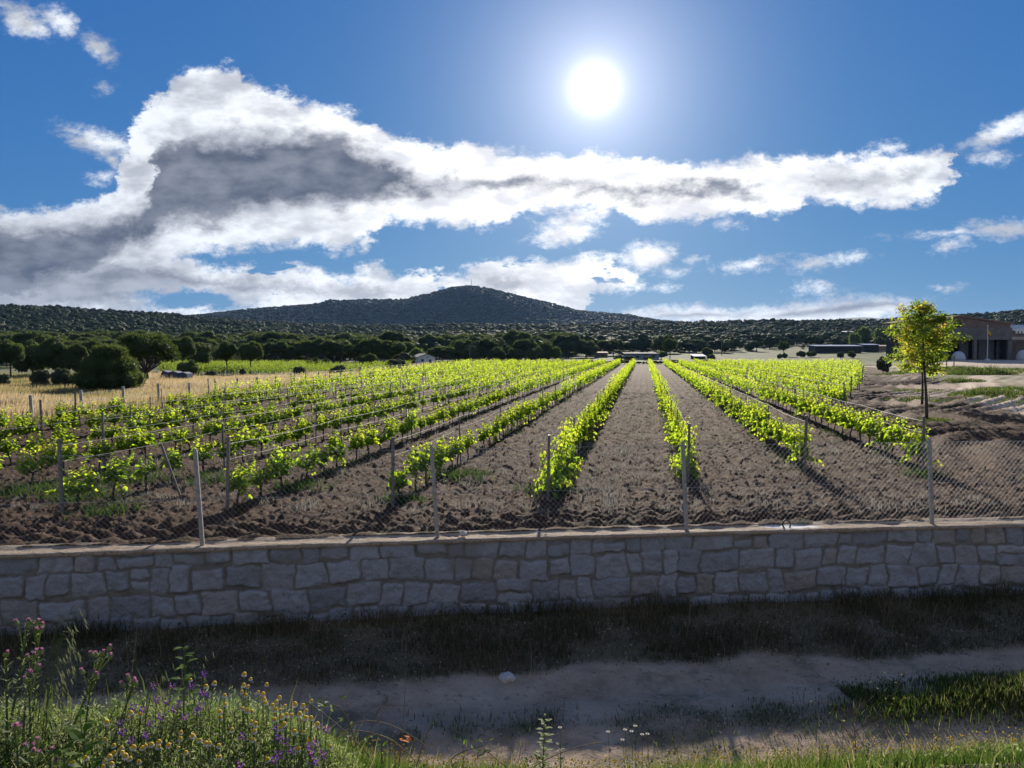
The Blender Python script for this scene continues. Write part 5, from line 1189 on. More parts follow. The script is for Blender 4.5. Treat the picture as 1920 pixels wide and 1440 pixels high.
x, y = scatter(9000, -12, 13, 8.6, 13, lambda x, y: weed_wall(x, y) * (yw(x) - y > .05) * sstep(fbm(x / .9, y / .7, 3, 415), -.1, .5))
blades('dry_tangle', np.stack([x, y, Zl(x, y)], -1), rng.uniform(.10, .34, len(x)), .006, M_DRYW, 'brown tangle of dead grass in the weeds below the wall', 'grass', 1.8, 5)
x, y = scatter(26000, -12, 13, 8.6, 13, lambda x, y: weed_wall(x, y) * sstep(fbm(x / .7, y / .6, 3, 416), -.2, .3)); S_ = rng.uniform(.02, .06, len(x)); V, Q = leaf_quads(np.stack([x, y, Zl(x, y) + rng.random(len(x)) * .22], -1), S_, S_ * .6)
tag(new_obj('wall_herbs', mesh_np('wall_herbs', V, [Q], False, {'rnd': ('FLOAT', np.repeat(rng.random(len(x)) * .7, 4))}), M_DARKW), 'broad leaved dark weeds mixed into the growth along the wall foot', 'weeds', kind='stuff')
x, y = scatter(260, -12, 13, 9, 13, lambda x, y: weed_wall(x, y) * (yw(x) - y > .1))
blades('dry_stalks', np.stack([x, y, Zl(x, y)], -1), rng.uniform(.35, .65, len(x)), .008, M_DRYW, 'pale dry stalks sticking out of the weeds below the wall', 'grass', .7, 5)
x, y = scatter(60000, -9, 12, 6.8, 10.5, lambda x, y: green_strip(x, y) * sstep(x / y, -.5, .2) * .9); px_ = 960 + F * x / y
rt_ = sstep(px_, 1500, 1700); H = (.05 + .10 * sstep(fbm(x, y, 2, 420), -.3, .5) + .06 * rt_) * rng.uniform(.4, 1.15, len(x))
blades('path_grass', np.stack([x, y, Zl(x, y)], -1), H, .010, M_GRASS, 'strip of green grass between the wheel ruts of the path, tall at the right', 'grass', .6, 3, 0, np.clip(rng.normal(.45, .25, len(x)), 0, 1))
n = 14000; x = rng.uniform(4.2, 7.8, n); y = rng.normal(9.45, .34, n) + .10 * (x - 6); k = rng.random(n) < sstep(fbm(x / .6, y / .6, 3, 430), -.6, .1); x, y = x[k], y[k]; H = (.12 + .24 * sstep(x, 4.2, 6.4) * (.7 + .5 * fbm(x / .5, y / .5, 2, 431))) * rng.uniform(.35, 1.15, len(x)) * np.exp(-((y - 9.45 - .1 * (x - 6)) / .6) ** 2)
blades('tall_weeds', np.stack([x, y, Zl(x, y)], -1), H, .014, M_GRASS, 'tall green weeds with sunlit tips on the right part of the path', 'weeds', .45, 3, 0, np.clip(rng.normal(.68, .2, len(x)), 0, 1))
def bank_dens(x, y): return bank_mask(x, y) * (np.abs(x / y) < .85)
x, y = scatter(26000, -6, 6.4, .4, 2.3, lambda x, y: 1.0 + 0 * x); blades('verge_grass', np.stack([x, y, Zl(x, y)], -1), rng.uniform(.05, .16, len(x)), .007, M_GRASS, 'short grass of the verge right at the viewer', 'grass', .7, 3)
x, y = scatter(150000, -6.2, 6.4, 2.0, 7.6, bank_dens); u_ = x / y; left = 1 - sstep(u_, -.30, -.12)
nz = fbm(x / .5, y / .5, 3, 440); H = (.07 + .09 * sstep(nz, -.3, .6)) * rng.uniform(.4, 1.3, len(x)) * (1 + .5 * left)
tallk = rng.random(len(x)) < .018; H = np.where(tallk, H + rng.uniform(.05, .14, len(x)), H)
blades('bank_grass', np.stack([x, y, Zl(x, y)], -1), H, .0065, M_GRASS, 'short green grass covering the near bank along the bottom of the photo', 'grass', .7, 3, 0, np.clip(.45 + .3 * nz + rng.normal(0, .2, len(x)) + tallk * .4, 0, 1))
# small leafy growth on the bank
M_HERB = leaf_mat('herb_leaf', [(0, (.045, .070, .028)), (.5, (.10, .125, .06)), (1, (.22, .235, .15))], [(0, (.10, .20, .03)), (.5, (.25, .34, .09)), (1, (.50, .52, .26))], .48, .6)
x, y = scatter(60000, -5.5, 6.4, 2.2, 7.4, lambda x, y: bank_dens(x, y) * (.35 + .65 * (1 - sstep(x / y, -.32, -.15))))
left = 1 - sstep(x / y, -.34, -.22); z = Zl(x, y) + rng.random(len(x)) ** .8 * (.05 + .11 * left * (1 - sstep(y, 3.3, 4.0)) + .05 * sstep(fbm(x / .4, y / .4, 2, 441), 0, .5))
S_ = rng.uniform(.010, .028, len(x)); V, Q = leaf_quads(np.stack([x, y, z], -1), S_, S_ * .55, -.3)
tag(new_obj('bank_herbs', mesh_np('bank_herbs', V, [Q], False, {'rnd': ('FLOAT', np.repeat(rng.random(len(x)), 4))}), M_HERB), 'low leafy herbs and clover among the grass of the near bank', 'herbs', kind='stuff')
# feathery stems of the flower patch at lower left
n = 9000; px_ = rng.uniform(-40, 660, n); y = rng.uniform(2.35, 3.45, n); x = (px_ - 960) / F * y
H = interp(px_, [(-40, .21), (150, .20), (300, .22), (420, .22), (560, .19), (640, .09), (660, .05)]) * rng.uniform(.35, 1.08, n) * (.8 + .3 * fbm(x * 3, y * 3, 2, 461)) 
blades('feathery_stems', np.stack([x, y, Zl(x, y)], -1), H, .006, M_HERB, 'feathery grey green stems of the wildflower patch at lower left', 'herbs', .35, 4, .08)
m_ = 9; t_ = rng.random((n, m_)); C = np.stack([x[:, None] + .08 * H[:, None] * t_ ** 2 + rng.normal(0, .012, (n, m_)), y[:, None] + rng.normal(0, .012, (n, m_)), Zl(x, y)[:, None] + H[:, None] * (.25 + .75 * t_)], -1).reshape(-1, 3)
S_ = rng.uniform(.012, .026, len(C)); V, Q = leaf_quads(C, S_, S_ * .22, 0, np.array([0, 0, .7]))
tag(new_obj('feathery_leaves', mesh_np('feathery_leaves', V, [Q], False, {'rnd': ('FLOAT', np.repeat(rng.random(len(C)), 4))}), M_HERB), 'fine feathery leaflets of the wildflower patch at lower left', 'herbs', kind='stuff')
# tiny yellow flowers in the grass on the right
M_YEL = simple_mat('yellow_flower_disc', (.62, .36, .015), (.80, .52, .03), 200, .7, 0, 0)
M_WPET = leaf_mat('white_petal', [(0, (.62, .62, .60)), (1, (.74, .74, .72))], [(0, (.6, .6, .55)), (1, (.7, .7, .65))], .4)
x, y = scatter(2600, -1.5, 6.2, 4.2, 7.3, bank_dens); n = len(x); V = ico[None] * (rng.uniform(.006, .011, n))[:, None, None] * np.array([1, 1, .6]) + np.stack([x, y, Zl(x, y) + rng.uniform(.08, .20, n)], -1)[:, None, :]
tag(new_obj('tiny_flowers', mesh_np('tiny_flowers', V.reshape(-1, 3), [(tri[None] + (np.arange(n) * 7)[:, None, None]).reshape(-1, 3)]), M_YEL), 'tiny yellow flowers dotted over the grass of the near bank', 'flowers', kind='stuff')

# ------------------------------------------------------------ single plants of the near bank
M_STEM = leaf_mat('plant_stem', [(0, (.10, .13, .05)), (1, (.17, .19, .09))], [(0, (.14, .2, .05)), (1, (.22, .28, .1))], .2)
M_SPINE = leaf_mat('thistle_leaf', [(0, (.10, .14, .06)), (1, (.22, .25, .13))], [(0, (.26, .36, .10)), (1, (.42, .48, .20))], .45)
M_THIS = leaf_mat('pink_floret', [(0, (.30, .09, .20)), (1, (.52, .26, .42))], [(0, (.42, .12, .28)), (1, (.66, .34, .52))], .4)
M_VET = leaf_mat('purple_petal', [(0, (.10, .03, .22)), (.6, (.17, .05, .34)), (1, (.30, .08, .32))], [(0, (.16, .05, .40)), (.6, (.26, .08, .50)), (1, (.45, .10, .42))], .45)
M_BRIGHTL = leaf_mat('broad_leaf', [(0, (.055, .11, .02)), (1, (.10, .16, .03))], [(0, (.22, .42, .03)), (1, (.38, .56, .06))], .55)
M_ORANGE = leaf_mat('orange_leaf', [(0, (.40, .10, .03)), (1, (.55, .22, .05))], [(0, (.70, .16, .04)), (1, (.85, .34, .06))], .5)
def root(px, py, d, base_dx=0.0):          # the seen tip and the foot of a plant, both in the world
    tip = at(px, py, d); fx, fy_ = tip.x + base_dx / F * d, d + random.uniform(-.03, .03); return Vector((fx, fy_, float(Zl(fx, fy_)) - .02)), tip
def stem_pts(a, b, bend=.0, k=7):
    out = []
    for i in range(k + 1): t_ = i / k; p_ = a.lerp(b, t_); p_.x += bend * math.sin(t_ * math.pi) ; out.append(p_)
    return out
def thistle(px, py, d, dx, bend, nh, label, spread=.05, s=1.0):
    a, b = root(px, py, d, dx); rt = empty('thistle', a); tag(rt, label, 'thistle', 'spiny thistles with pink heads'); L0 = lambda p_: p_ - a
    r = random.Random(int(px)); pts = stem_pts(a, b - Vector((0, 0, .02)), bend, 12); st = MB(); st.tube([L0(p_) for p_ in pts], [.006 - .00028 * i for i in range(13)], 5, False)
    lf = MB()
    for i, p_ in enumerate(pts[1:-1]):
        for q in range(7):
            p2 = p_.lerp(pts[min(i + 2, 12)], r.random()); an = r.uniform(0, 6.28); o_ = Vector((math.cos(an), math.sin(an), r.uniform(.2, 1.0))); lf.leaf(L0(p2), o_, (0, 0, 1), r.uniform(.012, .032) * s, .008 * s, fold=.3, droop=-.1)
        if i < 5:
            for q in range(2): an = r.uniform(0, 6.28); lf.leaf(L0(p_), (math.cos(an), math.sin(an), .45), (0, 0, 1), r.uniform(.06, .11), .022, lobes=True)
    st.build('stem', M_STEM, rt); lf.build('spiny_leaves', M_SPINE, rt)
    for h_ in range(nh):
        an = h_ * 2.4 + r.random(); c = b + Vector((math.cos(an) * spread * r.uniform(.3, 1), math.sin(an) * spread * .5, r.uniform(-.03, .012))); c = L0(c)
        if h_ == 0: c = L0(b)
        up = Vector((math.cos(an) * .5, math.sin(an) * .4, 1)).normalized(); M = Matrix.Translation(c) @ up.to_track_quat('Z', 'Y').to_matrix().to_4x4()
        g = MB(); g.tube([L0(pts[-3]), c - up * .02], [.0028, .002], 4, False); g.lathe([(.0005, -.016), (.0055, -.012), (.0075, -.004), (.0062, .004), (.0045, .007)], 8, M)
        for q in range(16): a2 = q * 2.4; zz_ = -.012 + .016 * (q / 16); o_ = (M.to_3x3() @ Vector((math.cos(a2), math.sin(a2), .5))); g.leaf(M @ Vector((math.cos(a2) * .006, math.sin(a2) * .006, zz_)), o_, up, .009, .003, fold=.1)
        head = g.build('flower_head', M_SPINE, rt)
        f = MB()
        for q in range(34): a2 = q * 2.4; r_ = .0042 * math.sqrt(q / 34); o_ = M.to_3x3() @ Vector((math.cos(a2) * r_ * 150, math.sin(a2) * r_ * 150, 1.4)); f.leaf(M @ Vector((math.cos(a2) * r_, math.sin(a2) * r_, .004)), o_, up, r.uniform(.009, .014), .0028, fold=.1, droop=-.1)
        f.build('florets', M_THIS, head)
thistle(70, 1166, 3.0, -38, .02, 6, 'tallest thistle, at the left edge, its pink heads highest of all')
thistle(52, 1172, 3.05, -55, .0, 2, 'thin thistle stem leaning just left of the tallest one')
thistle(66, 1222, 2.9, -28, -.03, 4, 'thistle with a pink cluster right below the head of the tallest one')
thistle(54, 1262, 2.8, 5, .0, 4, 'short thistle in front of the tall ones, with pale pink cluster')
thistle(12, 1226, 2.9, -14, .0, 1, 'single headed brownish thistle at the very left edge')
thistle(192, 1224, 3.05, -95, .0, 5, 'thistle leaning strongly to the right, second pink cluster from the left')
thistle(172, 1262, 3.0, -30, .0, 4, 'thistle just in front of and below the strongly leaning one')
thistle(250, 1276, 2.95, -75, .0, 5, 'thistle leaning right towards the purple vetch, third cluster')
thistle(30, 1362, 2.6, 5, .0, 5, 'low thistle in the bottom left corner with dark pink buds', .06); thistle(60, 1400, 2.55, 5, .0, 4, 'lowest thistle at the bottom left, among green leaves', .05); thistle(95, 1408, 2.6, -10, .0, 3, 'low thistle right of the bottom left corner ones')
# chamomile-like plants
heads = [(458,1264),(470,1273),(500,1283),(457,1284),(465,1287),(453,1297),(461,1303),(484,1298),(493,1301),(494,1311),(498,1318),(402,1281),(386,1287),(357,1275),(421,1304),(422,1321),(412,1335),(413,1346),(455,1329),(463,1332),(472,1334),(524,1308),(518,1316),(511,1323),(534,1324),(516,1330),(525,1331),(515,1339),(553,1320),(568,1323),(584,1314),(574,1333),(537,1340),(529,1344),(547,1341),(562,1339),(573,1346),(583,1346),(565,1352),(514,1349),(471,1353),(479,1357),(533,1358),(526,1364),(552,1372),(569,1373),(595,1358),(339,1373),(338,1385),(335,1403),(361,1380),(375,1388),(386,1394),(393,1394),(410,1398),(348,1411),(412,1420),(435,1368),(477,1371),(474,1387),(501,1424),(579,1390),(559,1404),(620,1400),(196,1387),(213,1398),(228,1402),(229,1411),(213,1412),(205,1419),(235,1417),(243,1422),(198,1427),(209,1432),(193,1437),(250,1401),(267,1402),(273,1398),(284,1396),(298,1391),(297,1400),(316,1397),(161,1421),(134,1430),(245,1337),(263,1340),(241,1346),(200,1354),(260,1428)]
seeds = [(458,1275),(492,1305),(390,1284),(418,1318),(460,1332),(520,1320),(570,1322),(540,1345),(573,1350),(480,1362),(530,1362),(560,1385),(342,1390),(382,1392),(420,1408),(205,1400),(228,1412),(200,1430),(272,1400),(305,1396),(250,1342),(150,1426),(600,1375)]
M_DISC = simple_mat('chamomile_disc', (.66, .34, .008), (.85, .52, .02), 300, .75, 0, .0008)
groups = {}
for h_ in heads: groups.setdefault(min(range(len(seeds)), key=lambda i: (seeds[i][0] - h_[0]) ** 2 + (seeds[i][1] - h_[1]) ** 2), []).append(h_)
gl2 = sorted(groups.values(), key=lambda g: sum(h_[0] for h_ in g) / len(g))
def chamomile(g, label, d, s=1.0, petals=True):
    cxm = sum(h_[0] for h_ in g) / len(g); a0 = at(cxm, 1400, d); a = Vector((a0.x, d, float(Zl(a0.x, d)) - .01)); rt = empty('chamomile', a); tag(rt, label, 'flower', 'yellow domed chamomile flowers'); r = random.Random(int(cxm * 7)); st = MB(); lfm = MB(); tops = []
    for (hx_, hy_) in g:
        dd = d + r.uniform(-.06, .06); t_ = at(hx_, hy_, dd); foot = Vector((a.x + (t_.x - a.x) * .4, dd, float(Zl(t_.x, dd)) - .01)); pts = [p_ - a for p_ in stem_pts(foot, t_, r.uniform(-.01, .01), 6)]; st.tube(pts, [.0022, .0021, .002, .0019, .0018, .0016, .0015], 4, False); tops.append(t_ - a)
        for q in range(12): p_ = pts[0].lerp(pts[-1], r.uniform(.1, .75)); an = r.uniform(0, 6.28); lfm.leaf(p_, (math.cos(an), math.sin(an), .6), (0, 0, 1), r.uniform(.012, .025), .004)
    st.build('stems', M_STEM, rt); lfm.build('leaves', M_HERB, rt)
    for c in tops:
        up = Vector((r.uniform(-.3, .3), r.uniform(-.3, .1), 1)).normalized(); M = Matrix.Translation(c) @ up.to_track_quat('Z', 'Y').to_matrix().to_4x4(); k = s * r.uniform(.70, 1.02)
        dm = MB(); dm.lathe([(.0015 * k, -.003 * k), (.0072 * k, -.002 * k), (.0092 * k, .001 * k), (.0088 * k, .004 * k), (.0066 * k, .0072 * k), (.0036 * k, .0092 * k), (.0006 * k, .0098 * k)], 12, M); dm.build('flower_head', M_DISC, rt, True); hd = rt.children[-1] if rt.children else None
        pt = MB()
        for q in range(13): a2 = q * .483; o_ = M.to_3x3() @ Vector((math.cos(a2) * .42, math.sin(a2) * .42, -1)); pt.leaf(M @ Vector((math.cos(a2) * .0085 * k, math.sin(a2) * .0085 * k, .0005 * k)), o_, M.to_3x3() @ Vector((math.cos(a2), math.sin(a2), .3)), .0105 * k, .0050 * k, fold=.1)
        o_ = pt.build('petals', M_WPET, rt)
for i, g in enumerate(gl2):
    my = sum(h_[1] for h_ in g) / len(g); d = float(np.interp(my, [1265, 1300, 1340, 1400, 1440], [3.28, 3.10, 2.93, 2.70, 2.56]))
    chamomile(g, 'yellow domed chamomile plant with %s, %s from the left in the wildflower patch' % ('one head' if len(g) == 1 else '%d heads' % len(g), ordw(i + 1)), d)
# purple vetch
vet = [(382,1265),(358,1287),(378,1299),(388,1304),(322,1287),(286,1287),(293,1313),(312,1316),(325,1331),(248,1327),(266,1331),(280,1358),(228,1374),(226,1357),(245,1390),(272,1380),(515,1366),(454,1381),(521,1385),(536,1391),(546,1407),(580,1400),(592,1395),(583,1413),(521,1416),(514,1427),(590,1429),(596,1362),(612,1370),(604,1416),(450,1437),(368,1335),(345,1345),(300,1345),(335,1320),(375,1325)]
vet.sort()
for i, (px, py) in enumerate(vet):
    d = float(np.interp(py, [1265, 1300, 1340, 1400, 1440], [3.27, 3.10, 2.93, 2.70, 2.56])); a, b = root(px, py, d, random.uniform(-25, 15)); rt = empty('vetch', a); r = random.Random(i)
    tag(rt, 'purple flowered vetch stalk, %s from the left among the wildflowers' % ordw(i + 1), 'flower', 'purple vetch stalks'); pts = [p_ - a for p_ in stem_pts(a, b, r.uniform(-.02, .02), 8)]; st = MB(); st.tube(pts, .0016, 4, False); lf = MB()
    for q in range(46): p_ = pts[0].lerp(pts[-1], r.uniform(.25, 1)); an = r.uniform(0, 6.28); lf.leaf(p_ + Vector((math.cos(an), math.sin(an), 0)) * r.uniform(0, .02), (math.cos(an), math.sin(an), r.uniform(.2, 1)), (0, 0, 1), r.uniform(.010, .020), .0045, fold=.15)
    fl = MB()
    for q in range(7):
        an = q * 2.4; c = pts[-1] + Vector((math.cos(an) * .006, math.sin(an) * .006, -.004 * q + .010)); o_ = Vector((math.cos(an), math.sin(an), .55))
        fl.leaf(c, o_, (0, 0, 1), .0125, .008, fold=.35, droop=.5); fl.leaf(c, o_ + Vector((0, 0, .6)), (0, 0, 1), .009, .007, fold=-.3, droop=-.4)
    st.build('stem', M_STEM, rt); lf.build('leaflets', M_HERB, rt); fl.build('petals', M_VET, rt)
# wild oats with drooping spikelets
def oat(px, py, d, dx, n, ln, label, seed):
    a, b = root(px, py, d, dx); rt = empty('wild_oat', a); tag(rt, label, 'grass', 'wild oats'); r = random.Random(seed); pts = [p_ - a for p_ in stem_pts(a, b, -.02, 10)]; st = MB(); st.tube(pts, [.0028 - .0002 * i for i in range(11)], 4, False); sp = MB()
    for q in range(n):
        t_ = .45 + .55 * q / n; i = t_ * 10; p_ = pts[int(i)].lerp(pts[min(10, int(i) + 1)], i % 1); an = r.uniform(-.9, .9); e = p_ + Vector((math.cos(an) * r.uniform(.03, ln), math.sin(an) * .04, r.uniform(.0, .05))); m2 = e + Vector((.012, 0, -.02)); st.tube([p_, p_.lerp(e, .5) + Vector((0, 0, .02)), e, m2], .0008, 3, False)
        for s2 in range(2): sp.leaf(m2, (r.uniform(-.1, .35), r.uniform(-.1, .1), -1), (1, 0, 0), r.uniform(.024, .036), .0055, fold=.3, droop=-.2)
        sp.leaf(m2, (.25, 0, -1), (1, 0, 0), .055, .0012, fold=0)
    for q in range(4): an = r.uniform(0, 6.28); st.leaf(pts[1 + q], (math.cos(an) * .6, math.sin(an) * .3, 1), (0, 1, 0), r.uniform(.14, .24), .007, fold=.2, droop=.8)
    st.build('stem', M_STEM, rt); sp.build('spikelets', leaf_mat('oat_spikelet', [(0, (.16, .19, .08)), (1, (.30, .28, .15))], [(0, (.34, .42, .14)), (1, (.60, .56, .30))], .5), rt)
oat(112, 1152, 3.1, -52, 26, .10, 'wild oat with drooping spikelets right of the tallest thistle, upper one', 1); oat(110, 1196, 2.95, -40, 30, .09, 'dense wild oat drooping between the tall thistles, lower one', 2)
oat(136, 1136, 3.3, -60, 7, .04, 'highest wild oat tip reaching in front of the stone wall', 3); oat(290, 1236, 3.1, -25, 14, .07, 'wild oat left of the broad leaved plant', 4); oat(362, 1212, 3.2, -35, 9, .10, 'wild oat bending right over the broad leaved plant', 5)
oat(572, 1275, 3.4, -25, 4, .05, 'small wild oat tip above the chamomile on the right', 6); oat(90, 1300, 2.8, -10, 16, .07, 'low wild oat among the thistle stems at the left', 8)
def dry_stem(px, py, d, dx, bend, label, knots=True, h=.0032, mat=None):
    a, b = root(px, py, d, dx); rt = empty('dry_stem', a); tag(rt, label, 'stalk', 'single tall stalks'); pts = [p_ - a for p_ in stem_pts(a, b, bend, 14)]; st = MB(); st.tube(pts, [h - h * .045 * i for i in range(15)], 5, False); st.build('stem', mat or M_DRYW, rt); lf = MB(); r = random.Random(int(px))
    for q in range(26): p_ = pts[0].lerp(pts[-1], 1 - .6 * r.random()) if bend == 0 else pts[6 + q % 8]; an = r.uniform(0, 6.28); lf.leaf(p_, (math.cos(an) * .5, math.sin(an) * .5, 1), (0, 0, 1), .012, .004)
    lf.build('seed_pods', mat or M_DRYW, rt)
dry_stem(259, 1150, 3.2, -42, .012, 'tall thin knotted dry stalk standing alone above the wildflowers'); dry_stem(761, 1253, 4.0, -20, .01, 'tall thin dry stalk left of the middle of the bottom edge')
dry_stem(650, 1312, 3.8, 20, -.01, 'curved dry stalk at the right end of the wildflowers'); dry_stem(714, 1325, 3.9, 0, 0, 'short upright dry stalk between the bramble arches'); dry_stem(735, 1347, 3.8, 3, .01, 'shortest dry stalk in the bramble arches')
def leafy(px, py, d, dx, n, sz, label, seed, mat=None, wid=.55, spread=.5):
    a, b = root(px, py, d, dx); rt = empty('leafy_plant', a); tag(rt, label, 'plant'); r = random.Random(seed); pts = [p_ - a for p_ in stem_pts(a, b, .0, 10)]; st = MB(); st.tube(pts, [.0045 - .0003 * i for i in range(11)], 5, False); st.build('stem', M_STEM, rt); lf = MB()
    for q in range(n):
        t_ = .25 + .75 * (q / (n - 1)); i = t_ * 10; p_ = pts[min(9, int(i))].lerp(pts[min(10, int(i) + 1)], i % 1); an = q * 2.4 + r.uniform(-.3, .3); k = sz * (1.15 - .55 * t_) * r.uniform(.75, 1.15)
        o_ = Vector((math.cos(an), math.sin(an), spread)); lf.leaf(p_ + o_ * k * .15, o_, (0, 0, 1), k, k * wid, fold=.12, droop=.35)
    lf.build('leaves', mat or M_BRIGHTL, rt)
leafy(346, 1207, 3.15, -8, 22, .075, 'broad leaved bright green plant rising above the purple vetch', 1); leafy(1022, 1342, 4.3, -6, 34, .060, 'leafy green sapling standing alone at the bottom centre', 2)
leafy(716, 1380, 4.2, 0, 6, .05, 'small pointed leaf shoot left of the green sapling, left one', 3, None, .35, 1.6); leafy(868, 1382, 4.5, 0, 5, .05, 'small pointed leaf shoot left of the green sapling, right one', 4, None, .35, 1.6)
leafy(150, 1342, 2.75, 8, 16, .10, 'big leaved bright dock plant below the leaning thistle', 5, None, .5, .7); leafy(118, 1395, 2.6, 5, 12, .09, 'big leaved bright plant at the bottom left, nearest the edge', 6, None, .5, .7)
leafy(1630, 1392, 4.8, -4, 20, .05, 'dark green herb right of the dead branching plant', 7, M_HERB); leafy(1250, 1418, 4.4, 4, 16, .05, 'dark herb in the grass right of the green sapling', 8, M_HERB); leafy(1180, 1425, 4.5, 0, 14, .045, 'small herb in the grass close to the green sapling', 9, M_HERB)
leafy(1400, 1408, 5.0, 0, 16, .05, 'upright herb standing on the shadow of the fence post', 10, M_HERB); leafy(1050, 1395, 4.3, 3, 16, .045, 'side shoot growing right of the green sapling', 11, M_HERB); leafy(440, 1330, 3.15, 0, 18, .045, 'fresh green shoot in the middle of the chamomile heads', 12)
# dead branching plant
a, b = root(1598, 1325, 5.0, 8); rt = empty('dead_plant', a); tag(rt, 'dead brown branching plant standing on the sunlit edge of the path', 'plant'); st = MB(); r = random.Random(4); pts = [p_ - a for p_ in stem_pts(a, b, .01, 8)]; st.tube(pts, [.006 - .0005 * i for i in range(9)], 5); st.build('stem', M_DRYW, rt); st = MB()
for q in range(26):
    p_ = pts[1 + q % 7]; an = r.uniform(0, 6.28); e = p_ + Vector((math.cos(an) * r.uniform(.05, .22), math.sin(an) * .1, r.uniform(.02, .16))); st.tube([p_, p_.lerp(e, .5) + Vector((0, 0, .01)), e], [.0022, .0018, .001], 4, False)
    for z_ in range(2): e2 = e + Vector((r.uniform(-.05, .05), r.uniform(-.05, .05), r.uniform(.01, .06))); st.tube([p_.lerp(e, .6), e2], .0009, 3, False)
st.build('twigs', M_DRYW, rt)
# bramble arches with a few leaves, one of them orange
rt = empty('bramble', root(700, 1390, 3.9)[0]); a = rt.location.copy(); tag(rt, 'bramble of arching dry canes with some orange leaves beside the wildflowers', 'bramble'); st = MB(); lf = MB(); og = MB(); r = random.Random(9)
for (x0, y0, xm, ym, x1, y1, d) in [(600, 1430, 660, 1290, 800, 1400, 3.7), (580, 1320, 625, 1345, 700, 1425, 3.6), (640, 1370, 720, 1365, 760, 1410, 3.8), (650, 1420, 700, 1330, 780, 1430, 3.9), (780, 1440, 800, 1370, 812, 1355, 4.0), (690, 1400, 705, 1300, 740, 1325, 3.8), (850, 1440, 830, 1415, 903, 1400, 4.1), (620, 1330, 642, 1300, 668, 1400, 3.7), (1000, 1438, 1060, 1400, 1130, 1392, 4.2), (905, 1402, 925, 1420, 950, 1438, 4.0)]:
    p0, pm_, p1 = at(x0, y0, d), at(xm, ym, d), at(x1, y1, d); pts = [(p0 * (1 - t_) ** 2 + pm_ * 2 * t_ * (1 - t_) + p1 * t_ * t_) - a for t_ in np.linspace(0, 1, 12)]; st = MB(); st.tube(pts, .0026, 5, False)
    for q in range(10): p_ = pts[r.randrange(12)]; an = r.uniform(0, 6.28); st.leaf(p_, (math.cos(an), math.sin(an), .5), (0, 0, 1), .009, .002)
    st.build('cane', M_DRYW, rt)
    for q in range(7): p_ = pts[r.randrange(2)] + Vector((r.uniform(-.05, .05), r.uniform(-.05, .05), r.uniform(-.03, .03))); an = r.uniform(0, 6.28); lf.leaf(p_, (math.cos(an), math.sin(an), .3), (0, 0, 1), .035, .024)
for q in range(6): p_ = at(763 + r.uniform(-14, 14), 1387 + r.uniform(-6, 8), 3.8) - a; an = r.uniform(0, 6.28); og.leaf(p_, (math.cos(an), .3 * math.sin(an), .3), (0, 0, 1), .034, .022)
lf.build('leaves', M_BRIGHTL, rt); og.build('orange_leaves', M_ORANGE, rt)
# small white daisies by the sapling
for i, (px, py) in enumerate([(1050, 1364), (1140, 1372), (1172, 1368), (1184, 1371), (1191, 1361), (1204, 1377), (1214, 1376), (1167, 1387)]):
    a, b = root(px, py, 4.8, random.uniform(-4, 4)); rt = empty('daisy', a); tag(rt, 'small white daisy on a thin stem, %s from the left, right of the green sapling' % ordw(i + 1), 'flower', 'small white daisies'); st = MB(); st.tube([p_ - a for p_ in stem_pts(a, b, .005, 6)], .0013, 4, False); st.build('stem', M_STEM, rt)
    c = b - a; M = Matrix.Translation(c); dm = MB(); dm.lathe([(.001, -.002), (.005, -.001), (.0052, .001), (.003, .004), (.0005, .0048)], 9, M); dm.build('flower_head', M_DISC, rt, True); pt = MB()
    for q in range(11): a2 = q * .571; pt.leaf(c + Vector((math.cos(a2), math.sin(a2), 0)) * .004, (math.cos(a2), math.sin(a2), .25), (0, 0, 1), .011, .005, fold=.1)
    pt.build('petals', M_WPET, rt)
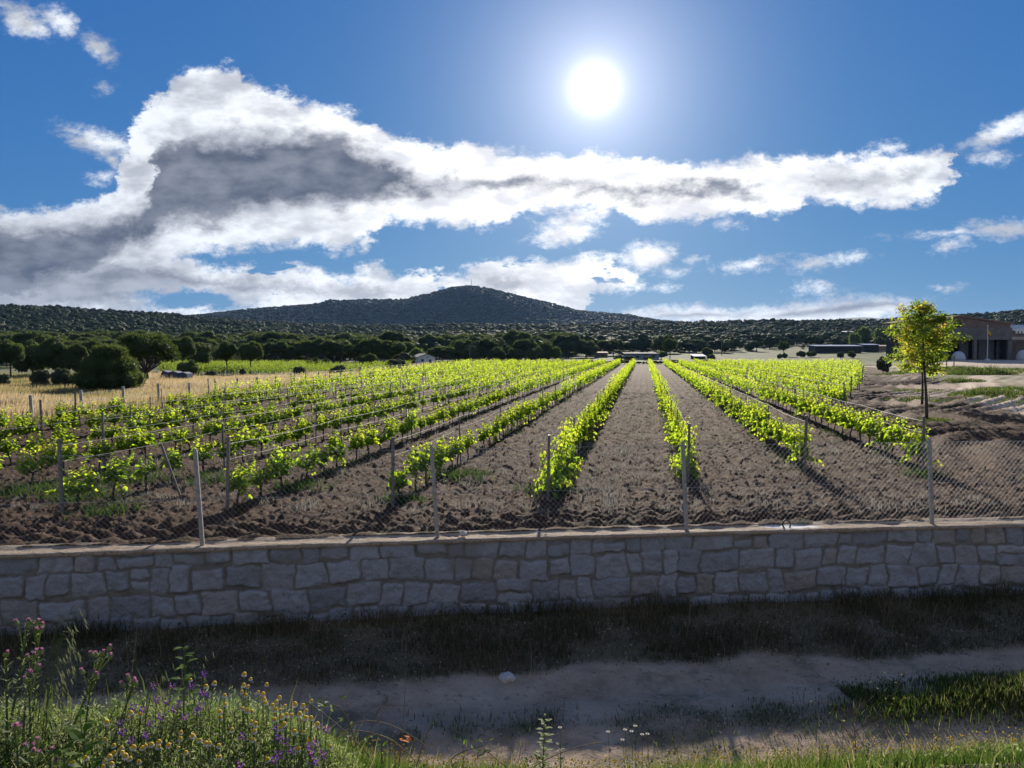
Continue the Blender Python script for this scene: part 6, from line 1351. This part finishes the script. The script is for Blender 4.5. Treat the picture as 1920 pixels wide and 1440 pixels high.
# yellow hawkweed heads over the path weeds
for i, (px, py, d) in enumerate([(1581, 1352, 5.0), (1690, 1265, 8.8), (1679, 1280, 8.8), (1633, 1279, 8.8), (1660, 1310, 8.6), (1658, 1262, 9), (1645, 1291, 8.8), (1675, 1310, 8.6), (1697, 1309, 8.6), (1521, 1315, 8.6)]):
    a, b = root(px, py, d, random.uniform(-6, 6)); rt = empty('yellow_flower', a); tag(rt, 'small yellow flower on a thin stem, %s from the left over the shaded path' % ordw(i + 1) if i else 'yellow flower leaning beside the dead branching plant', 'flower', 'small yellow flowers over the path'); st = MB(); st.tube([p_ - a for p_ in stem_pts(a, b, .01, 6)], .0016, 4, False); st.build('stem', M_STEM, rt); pt = MB(); c = b - a
    for q in range(16): a2 = q * .3927; pt.leaf(c, (math.cos(a2), math.sin(a2), .5), (0, 0, 1), .013, .006, fold=.1)
    pt.build('petals', leaf_mat('yellow_petal', [(0, (.55, .48, .06)), (1, (.65, .60, .12))], [(0, (.7, .65, .1)), (1, (.8, .75, .2))], .4), rt)
# flag yard things
p_ = at(1765, 683, 95); rt = empty('bollard', (p_.x, p_.y, float(Zg(p_.x, p_.y)))); tag(rt, 'small white post with a rounded top in front of the barn, beside the leafy tree', 'post'); mb = MB(); mb.lathe([(.16, -.1), (.16, .5), (.13, .62), (.05, .68)], 10); mb.build('body', M_WHITE, rt, True); mb = MB(); mb.lathe([(.17, .42), (.17, .48)], 10); mb.build('band', M_DARK, rt)
for i, (px, pb) in enumerate([(1757, 702), (1774, 703), (1788, 702)]):
    p_ = at(px, pb, 80 + i); z = float(Zg(p_.x, p_.y)); rt = empty('stake', (p_.x, p_.y, z)); tag(rt, 'dark stake standing in the weeds right of the leafy tree, %s of three' % ['left', 'middle', 'right'][i], 'stake', 'three dark stakes'); mb = MB(); mb.tube([(0, 0, -.1), (.02, 0, 1.45)], [.06, .05], 7); mb.build('shaft', M_WOODP, rt); mb = MB(); mb.box((0, 0, 1.2), (.16, .14, .10), bev=.02); mb.build('tie', M_DARK, rt)

# ------------------------------------------------------------ the air
hz = MB(); hz.box((0, 2500, 70), (9800, 9000, 150)); ho = hz.build('haze')
m, t, o = mat_new('haze_air'); pv = t.new('ShaderNodeVolumePrincipled'); pv.inputs['Color'].default_value = (.30, .54, 1.0, 1); pv.inputs['Density'].default_value = HAZE; pv.inputs['Anisotropy'].default_value = .35
t.l.new(pv.outputs[0], o.inputs['Volume']); ho.data.materials.append(m); tag(ho, 'thin blue morning haze', 'haze', kind='stuff')
